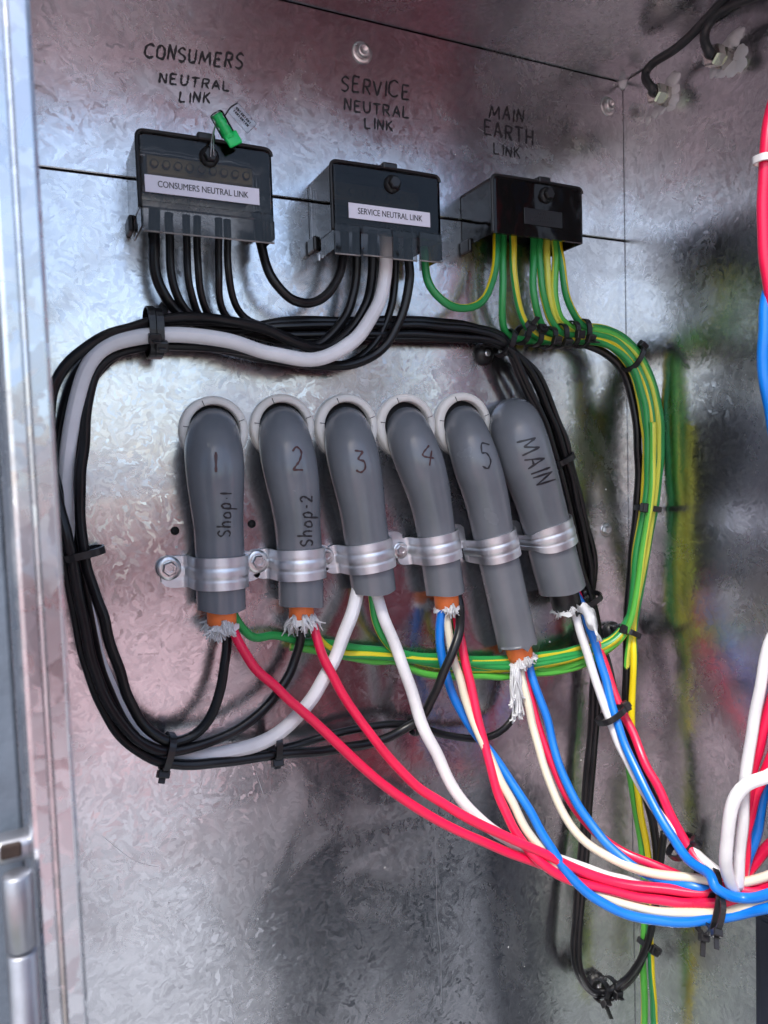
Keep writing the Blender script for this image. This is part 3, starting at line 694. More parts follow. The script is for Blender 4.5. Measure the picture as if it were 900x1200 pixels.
ex = [(181,[(181,245,20),(181,275,21),(181,305,21),(187,333,20),(200,357,16),(222,376,12),(270,387,11)]),
      (198,[(198,250,20),(198,275,20),(200,315,20),(208,348,18),(225,371,12),(270,384,8)]),
      (218,[(218,252,20),(218,275,20),(220,320,20),(226,352,17),(238,375,10),(280,389,7)]),
      (232,[(231,254,20),(231,278,20),(232,320,20),(238,355,16),(252,378,9),(290,391,9)]),
      (257,[(256,256,20),(256,280,20),(256,325,19),(259,358,14),(272,379,8),(300,384,6)]),
      (267,[(266,258,20),(267,282,20),(268,320,20),(275,356,15),(291,378,9),(315,385,8)])]
offs = [(-10,2),(-5.5,5),(5,5),(10,2),(1,-3),(6,-5)]
g = 'black wires out of the consumers link box'
labs = ['thickest black wire out of the consumers link box, nearest its end lug', 'black wire second from the end lug of the consumers link box', 'black wire third from the end lug of the consumers link box',
        'black wire fourth from the end lug of the consumers link box', 'black wire fifth from the end lug of the consumers link box', 'black wire sixth from the end lug of the consumers link box']
for i, ((_, e), (o, dd), lb) in enumerate(zip(ex, offs, labs)):
    pts = e + trunk(o, dd)
    if i == 0: pts += down(-2.5, 0) + [(770,1000,54),(764,958,52),(750,910,44),(737,860,34),(733,790,28),(735,730,26),(739,670,26),(745,610,30),(749,555,33),(746,500,33),(738,458,28),(724,425,24),(690,405,12),(650,398,9)]
    elif i == 1: pts += down(3.0, 4) + [(775,1005,62),(778,975,64)]
    elif i == 2: pts += mainrun(0, 0)
    elif i == 3: pts += mainrun(-9, -4)
    else: pts += [(693 - 3*(i-4), 690, 14), (690 - 3*(i-4), 706, 17), (684, 700 - 8*(i-4), 20)]
    wire('black_wire', lb, bk, 3.6 if i == 0 else (2.9 if i == 1 else 2.6), pts, g)

# earth wires
def ebun(o, dd):
    base = [(690,391,22),(718,398,26),(742,419,34),(757,452,40),(764,495,44),(765,540,44.5),(761,590,42),(751,650,36),(739,728,30)]
    nrm_ = [(0,1),(-.3,.95),(-.7,.7),(-.95,.3),(-1,.1),(-1,0),(-.95,0),(-.95,-.1),(-.8,-.2)]
    k_ = [1,1,1,1.05,1.1,1.0,.75,.8,.55]
    return [(x + o*a*k, y + o*b*k, d + dd) for (x, y, d), (a, b), k in zip(base, nrm_, k_)]
def erun(o, dd, upto):
    base = [(716,754,27),(680,768,19),(640,776,15),(590,781,12),(540,780,11),(490,777,10),(440,771,10),(400,766,10),(350,759,10),(318,753,11)]
    return [(x, y + o*(.5 if x > 700 else 1), d + dd) for x, y, d in base if x > upto]
EA, EB, EC = M['earth_a'], M['earth_b'], M['earth_c']
E = [
 ('green earth wire out of the conduit marked one', EA, .55, [(589,262,20),(589,285,20),(590,330,22),(588,365,20),(594,392,14),(625,400,14)], (9,-3), lambda: erun(-9, 0, 300) + [(297,747,13),(282,736,16),(268,705,17)]),
 ('green earth wire out of the conduit marked two', EA, .1, [(601,265,22),(601,288,22),(604,335,24),(611,370,22),(626,392,20),(655,400,20)], (6,2), lambda: erun(-3, 3, 420) + [(404,768,11),(381,758,13),(365,737,16),(358,700,17)]),
 ('green earth wire out of the conduit marked three', EA, .62, [(626,268,20),(626,290,20),(625,335,21),(629,368,20),(640,388,17),(665,396,17)], (3,-4), lambda: erun(3, 0, 500) + [(478,771,12),(455,755,14),(441,728,16),(434,680,17)]),
 ('green earth wire out of the conduit marked four', EA, .7, [(633,270,22),(633,292,22),(636,340,24),(643,370,22),(655,388,21),(672,394,21)], (0,3), lambda: erun(1, 4, 570) + [(552,778,13),(534,762,15),(527,735,17),(524,690,17)]),
 ('green earth wire out of the conduit marked five', EB, .15, [(641,272,20),(641,294,20),(643,345,21),(650,371,20),(662,385,18),(678,391,18)], (-3,-3), lambda: erun(8, 2, 660) + [(645,785,15),(622,778,16),(610,755,17)]),
 ('green wire hanging straight down below the tied earth bundle', EB, .8, [(650,274,22),(650,296,22),(650,342,23),(654,368,22),(667,383,20),(682,388,21)], (-6,3), lambda: [(736,780,30),(734,850,30),(738,912,35),(748,963,40),(754,1020,44),(755,1100,40),(755,1150,38),(752,1230,38)]),
 ('yellow striped earth wire hanging down beside the green one', EC, .45, [(655,276,24),(656,298,24),(662,340,26),(671,365,25),(683,380,24),(692,386,25)], (-9,-1), lambda: [(742,765,36),(741,810,36),(741,865,36),(748,930,42),(757,985,48),(762,1060,50),(763,1120,48),(769,1230,46)]),
]
for lb, m, ph, e, (o, dd), tail in E:
    wire('earth_wire', lb, m, 3.05, e + ebun(o, dd) + tail(), 'green and yellow earth wires', twist=1.4, phase=ph)
wire('earth_wire', 'short yellow and green wire looping between service link box and earth box', EC, 3.1, [(497,290,24),(498,312,26),(503,335,28),(520,355,30),(545,362,31),(568,350,30),(579,322,26),(582,290,24),(583,262,22)], 'green and yellow earth wires', twist=.3, phase=.62)
wire('earth_wire', 'extra green wire in the run behind the fraying cables', EB, 2.9, ebun(-1, 8)[4:] + erun(12, 0, 480) + [(470,776,10),(440,775,9)] + [(410,770,8),(380,764,8),(340,758,8)], 'green and yellow earth wires', twist=.9, phase=.3)

# phase cores
rd, cr_, bl, wh = M['red'], M['cream'], M['blue'], M['white']
g = 'coloured cores running to the bottom bundle'
wire('red_wire', 'red wire from the conduit marked one', rd, 3.5, [(268,700,17),(270,722,18),(277,748,24),(298,782,30),(320,802,34),(353,833,40),(403,878,47),(453,922,54),(510,960,64),(567,987,74),(627,1010,84),(690,1031,100),(750,1047,122),(800,1054,142),(830,1055,155),(865,1052,170),(905,1042,190)], g)
wire('red_wire', 'red wire from the conduit marked two', rd, 3.5, [(360,700,17),(362,718,18),(368,738,24),(379,770,30),(400,812,37),(438,866,47),(465,898,53),(492,924,59),(537,953,69),(590,978,80),(640,1002,92),(700,1027,108),(750,1039,126),(800,1045,146),(830,1046,158),(865,1043,172),(905,1034,192)], g)
wire('white_cable', 'white sheathed cable from conduit three into the bottom bundle', M['whites'], 4.5, [(433,670,16),(442,700,20),(462,752,27),(485,815,36),(500,860,43),(522,905,50),(547,945,58),(577,972,67),(620,996,78),(690,1021,96),(733,1034,110),(780,1042,128),(830,1040,148),(905,1030,180)], g, 'cable')
wire('red_wire', 'red wire from the conduit marked four', rd, 3.5, [(530,690,17),(534,716,19),(539,745,26),(552,805,38),(569,875,54),(585,932,67),(604,974,78),(625,1003,88),(655,1026,97),(700,1040,110),(750,1052,127),(800,1058,147),(830,1058,162),(865,1057,176),(905,1047,196)], g)
wire('cream_wire', 'cream wire from the conduit marked four', cr_, 3.3, [(524,690,17),(524,720,19),(527,752,26),(538,795,34),(553,842,43),(577,893,58),(602,942,72),(622,980,82),(650,1012,92),(683,1037,103),(723,1056,117),(767,1067,134),(805,1070,152),(835,1069,165),(865,1065,178),(905,1058,198)], g)
wire('blue_wire', 'blue wire from the conduit marked four', bl, 3.5, [(519,690,17),(517,720,18),(516,745,20),(519,778,23),(531,815,27),(547,845,32),(577,884,48),(602,920,64),(622,954,78),(648,998,92),(674,1033,104),(707,1059,117),(747,1076,131),(787,1081,147),(830,1079,165),(870,1071,181),(905,1063,200)], g)
wire('cream_wire', 'cream wire from the conduit marked five', cr_, 3.3, [(606,760,17),(609,780,19),(614,805,26),(624,848,37),(638,900,52),(657,950,68),(687,988,86),(727,1011,106),(773,1024,130),(817,1029,151),(845,1033,166),(870,1035,177),(905,1024,194)], g)
wire('blue_wire', 'blue wire from the conduit marked five', bl, 3.5, [(617,760,17),(620,780,19),(626,800,26),(641,843,38),(657,900,55),(678,944,72),(710,987,94),(743,1016,113),(777,1033,131),(813,1039,151),(840,1046,160),(870,1050,168),(905,1048,186)], g)
wire('red_wire', 'red wire half hidden between cream and blue below conduit five', rd, 3.4, [(612,760,17),(616,790,18),(630,850,32),(648,900,47),(671,943,63),(700,977,82),(740,1003,104),(780,1019,126),(813,1037,146),(850,1061,168),(905,1053,190)], g)
wire('blue_wire', 'blue wire from the MAIN conduit', bl, 3.5, [(664,680,18),(674,694,20),(683,712,26),(697,753,37),(710,797,51),(723,847,67),(743,897,87),(767,943,111),(793,990,137),(813,1013,153),(830,1023,166),(837,1037,173),(850,1048,178),(872,1053,183),(905,1046,200)], g)
wire('white_wire', 'white wire from the MAIN conduit', wh, 3.6, [(660,680,18),(667,696,20),(674,720,26),(687,763,37),(703,813,52),(717,852,63),(735,891,77),(760,936,100),(790,976,126),(815,999,146),(838,1020,162),(870,1034,174),(905,1028,190)], g)
wire('red_wire', 'red wire from the MAIN conduit', rd, 3.6, [(668,680,18),(680,700,17),(692,730,20),(708,778,32),(724,822,48),(741,858,63),(759,901,84),(781,942,110),(801,984,135),(827,1018,156),(858,1040,172),(905,1045,192)], g)
g = 'thick wires rising at the open side'
wire('white_cable', 'thick white cable rising bent from the bottom bundle', M['whites'], 4.3, [(872,1052,168),(858,1040,176),(852,1015,180),(852,980,184),(858,945,188),(874,921,193),(905,906,202)], g, 'cable')
wire('white_wire', 'slim white wire arching beside a red one above the bundle', wh, 3.8, [(866,1040,176),(868,990,181),(872,930,186),(880,865,190),(891,805,195),(905,750,200)], g)
wire('red_wire', 'red wire tucked behind the thick bent white cable', rd, 3.8, [(862,1042,168),(866,1010,172),(873,970,176),(885,930,181),(906,885,190)], g)
wire('red_wire', 'red wire bowing from the ceiling past the slim white wire to the bundle', rd, 3.9, [(925,60,186),(906,120,188),(897,180,190),(894,240,190),(897,300,191),(906,365,193),(922,460,196),(932,580,198),(926,700,197),(909,805,194),(893,856,188),(882,900,182),(876,950,178),(872,1000,174),(868,1040,170)], g)
wire('blue_wire', 'blue wire bowing past the side panel down behind the thick bent white cable', bl, 3.9, [(935,60,198),(930,200,196),(917,280,192),(903,330,190),(896,385,190),(895,430,190),(901,480,191),(915,545,192),(928,640,193),(929,760,190),(912,862,184),(896,925,178),(887,970,174),(876,1010,170),(866,1044,164)], g)
wire('red_wire', 'red wire rising steeply at the end of the bottom bundle', rd, 4.0, [(850,1045,160),(868,1030,164),(884,1012,168),(906,985,178)], g)

# cables on the ceiling and their glands in the side wall
def gland(px, py, label, glab, pts, r):
    p = PW(px, py, 0); t = thing('cable_gland', p, glab, 'gland', 'nickel cable glands in the side panel')
    V, Fc = lathe([(.0085, 0), (.0085, .006)], p - X*.0002, -X, 6, .2); obj('lock_nut', V, Fc, M['nickel'], t, smooth=False)
    V, Fc = lathe([(.0074, .006), (.0074, .0080), (.0082, .0082), (.0082, .0150), (.0070, .0165), (.0048, .0168)], p, -X, 6, .5); obj('dome_nut', V, Fc, M['nickel'], t, smooth=False)
    q = [p - X*.010, p - X*.020] + pts
    V, Fc, uv, pp, T = tube(q, r, 12, step=.004, smoothn=3); o = obj('grey_cable', V, Fc, M['greycab'], None); tag(o, label, 'cable', 'charcoal cables along the ceiling')
gland(782, 113, 'charcoal cable curling from the gland nearer the corner', 'nickel cable gland nearer the corner, ringed with silicone', [PW(768,106,24), PW(757,96,24), PW(754,86,22), PW(764,74,20), PW(785,62,20), PW(805,46,22), PW(825,25,26), PW(850,-2,30), PW(890,-45,34)], .0035)
gland(850, 69, 'charcoal cable curling from the gland further from the corner', 'nickel cable gland further from the corner, ringed with silicone', [PW(834,63,26), PW(826,54,27), PW(824,40,26), PW(832,24,25), PW(850,10,27), PW(885,-5,30), PW(930,-20,34)], .0035)
def blob(c, ax, pts, name='sealant', m='silicone'):
    bm = bmesh.new(); ax = Vector(ax)
    for (a, b, r, h) in pts:
        b2 = bmesh.new(); bmesh.ops.create_icosphere(b2, subdivisions=3, radius=1)
        for v in b2.verts:
            k = 1 + .22*math.sin(v.co.x*5 + a*900) * math.sin(v.co.y*4 + b*700)
            u_ = Y; w_ = Z
            v.co = Vector(c) + u_*(a + v.co.x*r*k) + w_*(b + v.co.y*r*k) + ax*max(-.0004, v.co.z*h)
        join_bm(bm, b2)
    return bmobj(name, bm, M[m], None, True)
def silic(plist, label):
    c = PW(*plist[0][:2]); L_ = []
    for (px, py, r, h) in plist:
        q = PW(px, py); L_.append(((q - c).y, (q - c).z, r*.8, h))
    o = blob(c, -X, L_); tag(o, label, 'sealant', 'silicone smears round the glands')
silic([(788,97,.010,.0035),(790,106,.008,.003),(790,116,.007,.003),(776,124,.008,.0012),(768,132,.006,.001),(760,141,.004,.0009),(772,120,.006,.001),(787,122,.007,.0012)], 'grey silicone smear round the gland nearer the corner')
silic([(866,40,.006,.003),(860,46,.008,.003),(853,54,.008,.0025),(868,62,.008,.0014),(868,75,.007,.0012),(848,78,.010,.0012),(838,82,.007,.001),(828,70,.005,.001),(858,80,.008,.001)], 'grey silicone smear round the gland further from the corner')
# dark box against the side panel below the bundle
zt_ = PW(893, 1068).z
NB = thing('junction_box', (XW, -.19, ZB), 'navy-black box standing against the side panel under the bundle', 'box')
y_f = PW(891, 1120, 0).y
bmobj('body', box_bm((XW - .003, (y_f - .244)/2, (zt_ + ZB)/2), X, Y, Z, .0028, (y_f + .244)/2, (zt_ - ZB)/2, .0012, 2), M['navy'], NB)
bmobj('lid_edge', box_bm((XW - .0062, (y_f - .244)/2, (zt_ + ZB)/2), X, Y, Z, .0006, (y_f + .240)/2 - .003, (zt_ - ZB)/2 - .003, .0003, 1), M['navy'], NB)

# ------------------------------------------------------------------ orange cable ends with frayed filler
def strand(p, dirs, L, r, curl):
    pts = [p]; v = dirs.normalized()
    for k in range(4):
        v = (v + Vector((random.uniform(-1,1), random.uniform(-1,1), random.uniform(-1,1)))*curl).normalized(); pts.append(pts[-1] + v*L/4)
    return tube(pts, lambda t: r*(1 - .5*t), 4, step=.004, cap=True)[:2]
def orange(i, label, extra, rsh, nfib, Lf, spill, sheath='orange'):
    root, hit, p, T = COND[i]; t = T[-1]; e = p[-1]
    c0 = e - t*.03; c1 = e + t*extra
    o = thing('cable_end', c1, label, 'cable end', 'cut cable ends at the conduit mouths')
    V, Fc, uv, pp, TT = tube([c0, e, c1], rsh, 20, step=.006); obj('sheath', V, Fc, M[sheath], o)
    V = []; Fc = []
    u_ = t.cross(Y).normalized(); w_ = t.cross(u_)
    nw_ = 36; ph = random.random()*6
    for lv in range(5):
        tt = lv/4
        for k in range(nw_):
            a = 2*PI*k/nw_; g_ = 1 + .10*math.sin(5*a + ph + tt) + .07*math.sin(11*a + 2*ph)
            ln = Lf*(.34 + .16*math.sin(3*a + ph) + .10*math.sin(9*a))*tt
            V.append(c1 + (u_*math.cos(a) + w_*math.sin(a))*rsh*(.93 + .22*tt)*(g_ if lv else 1) + t*(ln - .0012) + Vector((random.uniform(-1,1), random.uniform(-1,1), random.uniform(-1,1)))*.0004*tt)
    for lv in range(4):
        for k in range(nw_): Fc.append([lv*nw_+k, lv*nw_+(k+1) % nw_, (lv+1)*nw_+(k+1) % nw_, (lv+1)*nw_+k])
    for q_ in range(max(8, nfib // 7)):
        a = random.uniform(0, 2*PI); rr = rsh*random.uniform(.45, 1.0)
        out = (u_*math.cos(a) + w_*math.sin(a)); q = c1 + out*rr - t*.003
        dr = t*random.uniform(.7, 1.3) + out*random.uniform(.0, .6) + spill*random.random() + Vector((0, 0, -.25)); Lc = Lf*random.uniform(.55, 1.15)
        for k in range(17):
            jj = Vector((random.uniform(-1,1), random.uniform(-1,1), random.uniform(-1,1)))
            v, f = strand(q + jj*.0014, dr + jj*.22, Lc*random.uniform(.6, 1.1), random.uniform(.0006, .0013), .36)
            b = len(V); V += v; Fc += [[x + b for x in ff] for ff in f]
    obj('frayed_filler', V, Fc, M['fibre'], o)
orange(0, 'orange cable end with wide white fray below conduit one', .011, .0100, 130, .013, Vector((-.1,0,-.3)))
orange(1, 'orange cable end with thin white fray below conduit two', .010, .0090, 80, .014, Vector((.2,-.2,-.6)))
orange(3, 'orange cable end with short white fray below conduit four', .011, .0098, 110, .009, Vector((0,0,-.2)))
orange(4, 'orange cable end with long white fray hanging below conduit five', .011, .0110, 110, .010, Vector((0,0,-.2)))
orange(5, 'black cable end with torn white wrap below the MAIN conduit', .017, .0125, 30, .008, Vector((-.1,-.2,-.3)), 'blackp')
# long hanging fray at conduit 5
V = []; Fc = []
for k in range(70):
    a = P(603 + random.uniform(-5,5), 778 + random.uniform(0,8), 24 + random.uniform(-3,5)); b = P(606 + random.uniform(-7,8), 838 + random.uniform(-28,6), 26 + random.uniform(-4,6))
    mid = (a + b)/2 + Vector((random.uniform(-1,1), random.uniform(-1,1), 0))*.002
    tip = b + Vector((random.uniform(-1,1), random.uniform(-1,1), random.uniform(-1,.3)))*.003
    v, f = tube([a, mid, b, tip], .0009, 4, step=.008)[:2]; b0 = len(V); V += v; Fc += [[x + b0 for x in ff] for ff in f]
ce = [o for o in C.objects if o.get('label', '').endswith('below conduit five') and o.type == 'EMPTY'][0]
obj('hanging_filler', V, Fc, M['fibre'], ce)
# torn white wrap on the main cores
ce = [o for o in C.objects if o.get('label', '').startswith('black cable end')][0]
V = []; Fc = []
rows = 14
for k in range(rows):
    t_ = k/(rows-1); lx = 676 + 22*t_; rx_ = 690 + 12*t_ + 4*math.sin(t_*4); yy = 708 + 42*t_
    if t_ > .6: lx += (t_-.6)*22
    for j in range(5):
        s_ = j/4; V.append(P(lx + (rx_-lx)*s_, yy + 3*math.sin(j*2 + k), 34 + 6*math.sin(s_*PI) + 14*t_ + random.uniform(-.6,.6)))
for k in range(rows-1):
    for j in range(4): Fc.append([k*5+j, k*5+j+1, k*5+j+6, k*5+j+5])
wp = obj('torn_wrap', V, Fc, M['fibre'], ce); wp.modifiers.new('thick', 'SOLIDIFY').thickness = .0006

# ------------------------------------------------------------------ cable ties
def tie(px, py, d, adir, a, b, head, label, m='blackp', tail=.010, w=.0025, group='black nylon cable ties', tilt=0):
    """a, b half sizes in mm across the bundle (in the panel plane / in depth); head = angle in degrees where the head sits"""
    c = P(px, py, d); q = P(px + adir[0], py + adir[1], d); ax = (q - c).normalized()
    if tilt: ax = (ax + N*tilt).normalized()
    s = ax.cross(N).normalized(); n2 = s.cross(ax).normalized()
    if n2.dot(N) < 0: n2 = -n2
    a *= .001; b *= .001; th = .0012; n = 28; V = []; Fc = []
    def sup(t): 
        ct, st = math.cos(t), math.sin(t); e = .75
        return math.copysign(abs(ct)**e, ct), math.copysign(abs(st)**e, st)
    for k in range(n):
        t = 2*PI*k/n; ct, st = sup(t); o = c + s*(a*ct) + n2*(b*st); o2 = c + s*((a+th)*ct) + n2*((b+th)*st)
        V += [o - ax*w, o + ax*w, o2 + ax*w*.9, o2 - ax*w*.9]
    for k in range(n):
        k2 = (k+1) % n
        for j in range(4): Fc.append([k*4+j, k*4+(j+1) % 4, k2*4+(j+1) % 4, k2*4+j])
    root = thing('cable_tie', c, label, 'cable tie', group)
    obj('strap', V, Fc, M[m], root, smooth=False)
    t = math.radians(head); ct, st = sup(t); hc = c + s*((a+.0022)*ct) + n2*((b+.0022)*st); out = (s*ct/a + n2*st/b).normalized(); al = ax.cross(out).normalized()
    bm = box_bm(hc, ax, out, al, w*1.55, .0026, .0034, .0006, 1); bmobj('tie_head', bm, M[m], root)
    if tail:
        bm = box_bm(hc + out*(tail/2) + al*.0008, ax, out, al, w*.9, tail/2, .0006, .0003, 1); bmobj('tie_tail', bm, M[m], root)
    return root
tie(176,390,21,(1,.02),15.5,13.5,75,'black tie stack gripping the white cable beside the curve, wide strap')
tie(184,391,22,(1,.05),15.0,14.0,60,'second black tie strap on the white cable, touching the wide strap', tail=.004)
tie(95,649,17,(.25,1),13.5,13.5,28,'black tie on the upright black wires beside the lip')
tie(196,881,20,(1,.12),11.5,11.5,-155 if False else 15,'black tie with square head on the black wires under conduit one', tail=.006)
tie(323,874,23,(1,-.12),9.0,9.0,20,'black tie on white cable and black wires between conduits two and three', tail=.004)
tie(485,850,22,(1,-.2),6.5,7.0,150,'small black tie where black wires cross behind the white cable', tail=.003)
tie(592,402,16,(1,.6),10.5,11,50,'black tie on the black trunk above the MAIN conduit')
tie(612,392,18,(1,.35),7,9,120,'black tie under the first earth wires below the earth box')
tie(642,396,20,(1,.1),8,10,75,'black tie third along the earth wires below the earth box', tail=.004)
tie(655,394,20,(1,.05),9,10,60,'black tie fourth along the earth wires below the earth box', tail=.004)
tie(668,392,21,(1,.05),10,10.5,85,'black tie fifth along the earth wires below the earth box', tail=.004)
tie(681,391,23,(1,.08),11,10.5,70,'black tie last along the earth wires before they curve down')
tie(626,394,19,(1,.1),7.5,9.5,110,'black tie second along the earth wires below the earth box', tail=.004)
tie(742,420,34,(.75,.7),11.5,9,165,'black tie on the earth bundle at the top of its curve', tail=.003)
tie(759,596,41,(-.1,1),9.5,9.5,30,'black tie halfway down the earth bundle', tail=.004)
tie(736,741,29,(-.35,1),8.5,10,20,'black tie where the earth bundle turns towards the conduits', tail=.003)
tie(657,539,16,(.4,1),10.5,10,30,'black tie on black trunk beside the MAIN conduit', tail=.003)
tie(685,703,20,(.35,1),13,13,30,'black tie at the mouth of the MAIN conduit')
tie(716,838,58,(.42,1),11.5,12,160,'black tie round white, blue and red main wires', tail=.004, tilt=.35)
tie(799,992,132,(.7,1),10.5,13,110,'black tie on the main wires just above the bundle', tail=.004, tilt=.5)
tie(826,1050,155,(1,.02),23,24,20,'long black tie round the whole bottom bundle', tail=.012, w=.0020, tilt=.6)
tie(838,1068,172,(1,.1),11,12,40,'second black tie on the underside of the bottom bundle', tail=.010, w=.0020, tilt=.6)
tie(761,1108,44,(-.4,1),9,9,70,'black tie joining black wire and earth wires below the bundle')
tie(704,1161,24,(1,.05),8,8,60,'black tie at the lowest bend of the hanging black wire', tail=.012)
tie(715,1158,26,(1,-.15),8,8,90,'second black tie near the lowest bend of the hanging black wire', tail=.006)
tie(895,187,190,(0,1),5.0,5.0,160,'white tie on the red wire at the side panel', m='white', tail=.004, group=None)
# tie mounts screwed to the panel
for (px, py, lab) in ((566,415,'black tie mount under the black trunk'), (716,740,'black tie mount beside the earth bundle tie'), (697,1150,'black tie mount behind the lowest bend of the black wire'), (200,368,'black tie mount behind the wires below the consumers link box')):
    p = P(px, py); t = thing('tie_mount', p, lab, 'tie mount', 'black tie mounts')
    V, Fc = lathe([(.0095, 0), (.0095, .002), (.0070, .0045), (.0055, .0060), (0, .0060)], p, N, 20); obj('base', V, Fc, M['blackp'], t)
    V, Fc = lathe([(.0030, .0058), (.0030, .0074), (.0018, .0080), (0, .0076)], p, N, 10); obj('screw', V, Fc, M['bolt'], t)
    bmobj('saddle', box_bm(p + N*.0075 + Z*.006, X, Y, Z, .0065, .0030, .0016, .0008, 1), M['blackp'], t)

# ------------------------------------------------------------------ ground and the person taking the picture (seen only as reflections)
m, ntg, b = mat('concrete'); Lk = ntg.links
geo = nd(ntg, 'ShaderNodeNewGeometry'); nz = nd(ntg, 'ShaderNodeTexNoise'); nz.inputs['Scale'].default_value = 6; nz.inputs['Detail'].default_value = 8; Lk.new(geo.outputs['Position'], nz.inputs['Vector'])
rp = nd(ntg, 'ShaderNodeValToRGB'); rp.color_ramp.elements[0].color = (.36,.36,.36,1); rp.color_ramp.elements[1].color = (.54,.53,.52,1); Lk.new(nz.outputs[0], rp.inputs[0]); Lk.new(rp.outputs[0], b.inputs['Base Color']); b.inputs['Roughness'].default_value = .85
o = obj('ground', [(-60,-80,0),(60,-80,0),(60,40,0),(-60,40,0)], [[0,1,2,3]], m, None, False); tag(o, kind='structure')
m, ntg, b = mat('grass'); Lk = ntg.links
geo = nd(ntg, 'ShaderNodeNewGeometry'); nz = nd(ntg, 'ShaderNodeTexNoise'); nz.inputs['Scale'].default_value = 25; nz.inputs['Detail'].default_value = 8; Lk.new(geo.outputs['Position'], nz.inputs['Vector'])
rp = nd(ntg, 'ShaderNodeValToRGB'); rp.color_ramp.elements[0].color = (.15,.19,.11,1); rp.color_ramp.elements[1].color = (.30,.33,.24,1); Lk.new(nz.outputs[0], rp.inputs[0]); Lk.new(rp.outputs[0], b.inputs['Base Color']); b.inputs['Roughness'].default_value = .9
o = obj('lawn', [(-6,-1.59,.004),(-.66,-1.59,.004),(-.66,-3.20,.004),(-.10,-3.20,.004),(-.10,-.70,.004),(-6,-.70,.004)], [[0,1,2,3,4,5]], m, None, False); tag(o, kind='structure')
m, ntg, b = mat('red_paving'); Lk = ntg.links
geo = nd(ntg, 'ShaderNodeNewGeometry'); bt = nd(ntg, 'ShaderNodeTexBrick'); bt.inputs['Scale'].default_value = 4; Lk.new(geo.outputs['Position'], bt.inputs['Vector'])
bt.inputs['Color1'].default_value = (.58,.34,.33,1); bt.inputs['Color2'].default_value = (.52,.29,.28,1); bt.inputs['Mortar'].default_value = (.40,.36,.34,1); Lk.new(bt.outputs[0], b.inputs['Base Color']); b.inputs['Roughness'].default_value = .85
o = obj('paving', [(-60,-80,.006),(60,-80,.006),(60,-3.21,.006),(-.67,-3.21,.006),(-.67,-1.60,.006),(-60,-1.60,.006)], [[0,1,2,3,4,5]], m, None, False); tag(o, kind='structure')

def skin(name, chains, m, parent, sub=2):
    """chains of (point, radius) sharing points by identity -> one skinned body"""
    bm = bmesh.new(); idx = {}; rr = []; ed = []
    for ch in chains:
        prev = None
        for (pt, r) in ch:
            k = tuple(round(x, 4) for x in pt)
            if k not in idx: idx[k] = len(rr); rr.append((Vector(pt), r))
            if prev is not None: ed.append((prev, idx[k]))
            prev = idx[k]
    bm.free()
    me = bpy.data.meshes.new(name); off = OFF[parent.name]
    me.from_pydata([p - off for p, _ in rr], ed, []); me.materials.append(m)
    o = bpy.data.objects.new(name, me); C.objects.link(o); o.parent = parent; OFF[o.name] = off
    sk = o.modifiers.new('skin', 'SKIN'); sk.use_smooth_shade = True
    for i, (p, r) in enumerate(rr):
        v = me.skin_vertices[0].data[i]; v.radius = (r, r) if not isinstance(r, tuple) else r; v.use_root = (i == 0)
    o.scale = (1.32, 1.0, 1.0)
    s = o.modifiers.new('sub', 'SUBSURF'); s.levels = sub; s.render_levels = sub
    return o
M['skin_tone'] = plastic('skin', (.50,.30,.22), .5, .08, .1, 60)
M['shirt'] = plastic('red_shirt', (.20,.022,.030), .85, .15, .4, 30, .2)
M['trousers'] = plastic('navy_trousers', (.010,.016,.022), .85, .2, .4, 30, .2)
M['hair'] = plastic('dark_hair', (.02,.015,.012), .6, .2, .4, 60)
M['boot'] = plastic('boot', (.05,.035,.025), .6, .2, .4, 60)
px_, py_ = .59, -.86
PER = thing('person', (px_, py_, 0), 'person in red long-sleeved top and dark trousers holding up a phone', 'person')
def pp(x, y, z): return (px_ + x, py_ + y, z)
body = [[(pp(0,0,.92),.20),(pp(0,.01,1.08),.19),(pp(0,.01,1.26),.205),(pp(0,.0,1.40),.15),(pp(0,0,1.50),.066),(pp(0,.02,1.56),.058)],
        [(pp(0,.0,1.40),.15),(pp(-.20,0,1.40),.085),(pp(-.27,.05,1.28),.062),(pp(-.36,.13,1.24),.052),(pp(-.44,.20,1.33),.036)],
        [(pp(0,.0,1.40),.15),(pp(.20,0,1.40),.085),(pp(.28,.02,1.18),.062),(pp(.29,.08,.97),.050),(pp(.28,.13,.82),.036)]]
skin('torso_and_arms', body, M['shirt'], PER)
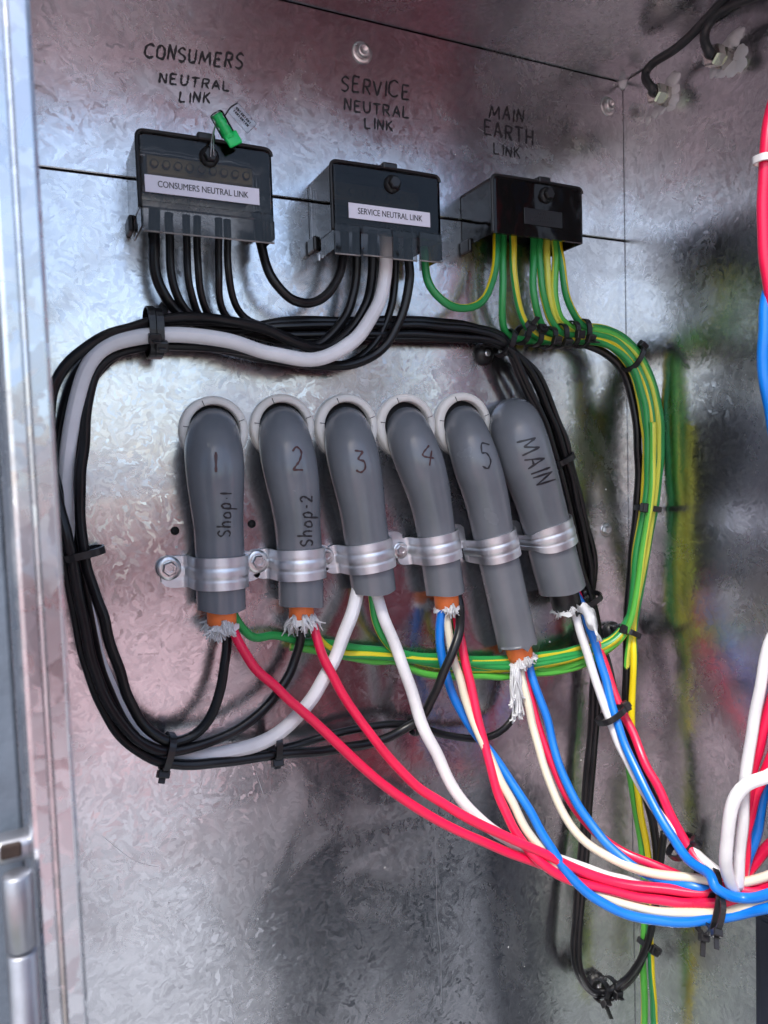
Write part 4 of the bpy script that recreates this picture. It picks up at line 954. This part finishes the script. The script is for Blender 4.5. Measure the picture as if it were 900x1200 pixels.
skin('trousers', [[(pp(0,0,.98),.195),(pp(0,0,.90),.185),(pp(-.10,0,.78),.125),(pp(-.11,.02,.48),.105),(pp(-.12,-.01,.12),.085)], [(pp(0,0,.90),.185),(pp(.10,0,.78),.125),(pp(.11,.02,.48),.105),(pp(.12,-.01,.12),.085)]], M['trousers'], PER)
for s_ in (-1, 1): skin('boot', [[(pp(.12*s_,-.04,.07),.058),(pp(.12*s_,.03,.06),.058),(pp(.13*s_,.14,.05),.048)]], M['boot'], PER)
skin('head', [[(pp(0,.02,1.55),.056),(pp(0,.03,1.62),.075),(pp(0,.025,1.70),.092),(pp(0,.015,1.78),.070)], [(pp(0,.03,1.62),.075),(pp(0,.125,1.66),.014)], [(pp(0,.025,1.70),.092),(pp(.095,.01,1.68),.016)], [(pp(0,.025,1.70),.092),(pp(-.095,.01,1.68),.016)]], M['skin_tone'], PER)
skin('hair', [[(pp(0,-.03,1.68),.085),(pp(0,-.015,1.76),.092),(pp(0,.01,1.795),.070)]], M['hair'], PER)
def hand(c, f, side):
    c = Vector(c); f = Vector(f).normalized(); u_ = f.cross(Z).normalized()*side; up = u_.cross(f)*side
    ch = [[(tuple(c), .026), (tuple(c + f*.05), .030), (tuple(c + f*.085), .026)]]
    for k in range(4):
        b_ = c + f*.09 + u_*(.030 - .02*k); L_ = (.062,.075,.070,.052)[k]
        ch.append([(tuple(c + f*.085), .026), (tuple(b_), .010), (tuple(b_ + f*L_*.5 - up*.01), .009), (tuple(b_ + f*L_*.75 - up*.03), .008)])
    ch.append([(tuple(c + f*.05), .030), (tuple(c + f*.06 + u_*.045), .011), (tuple(c + f*.09 + u_*.055 - up*.01), .009)])
    return skin('hand', ch, M['skin_tone'], PER)
hand(pp(-.445,.205,1.335), (-.6,.35,.4), 1); hand(pp(.28,.13,.81), (0,.15,-1), -1)
PHN = bmobj('phone', box_bm((.030, -.600, 1.405), X, Y, Z, .036, .004, .074, .003, 2), M['blackp'], None, False); tag(PHN, 'black phone in the raised hand of the person', 'phone')
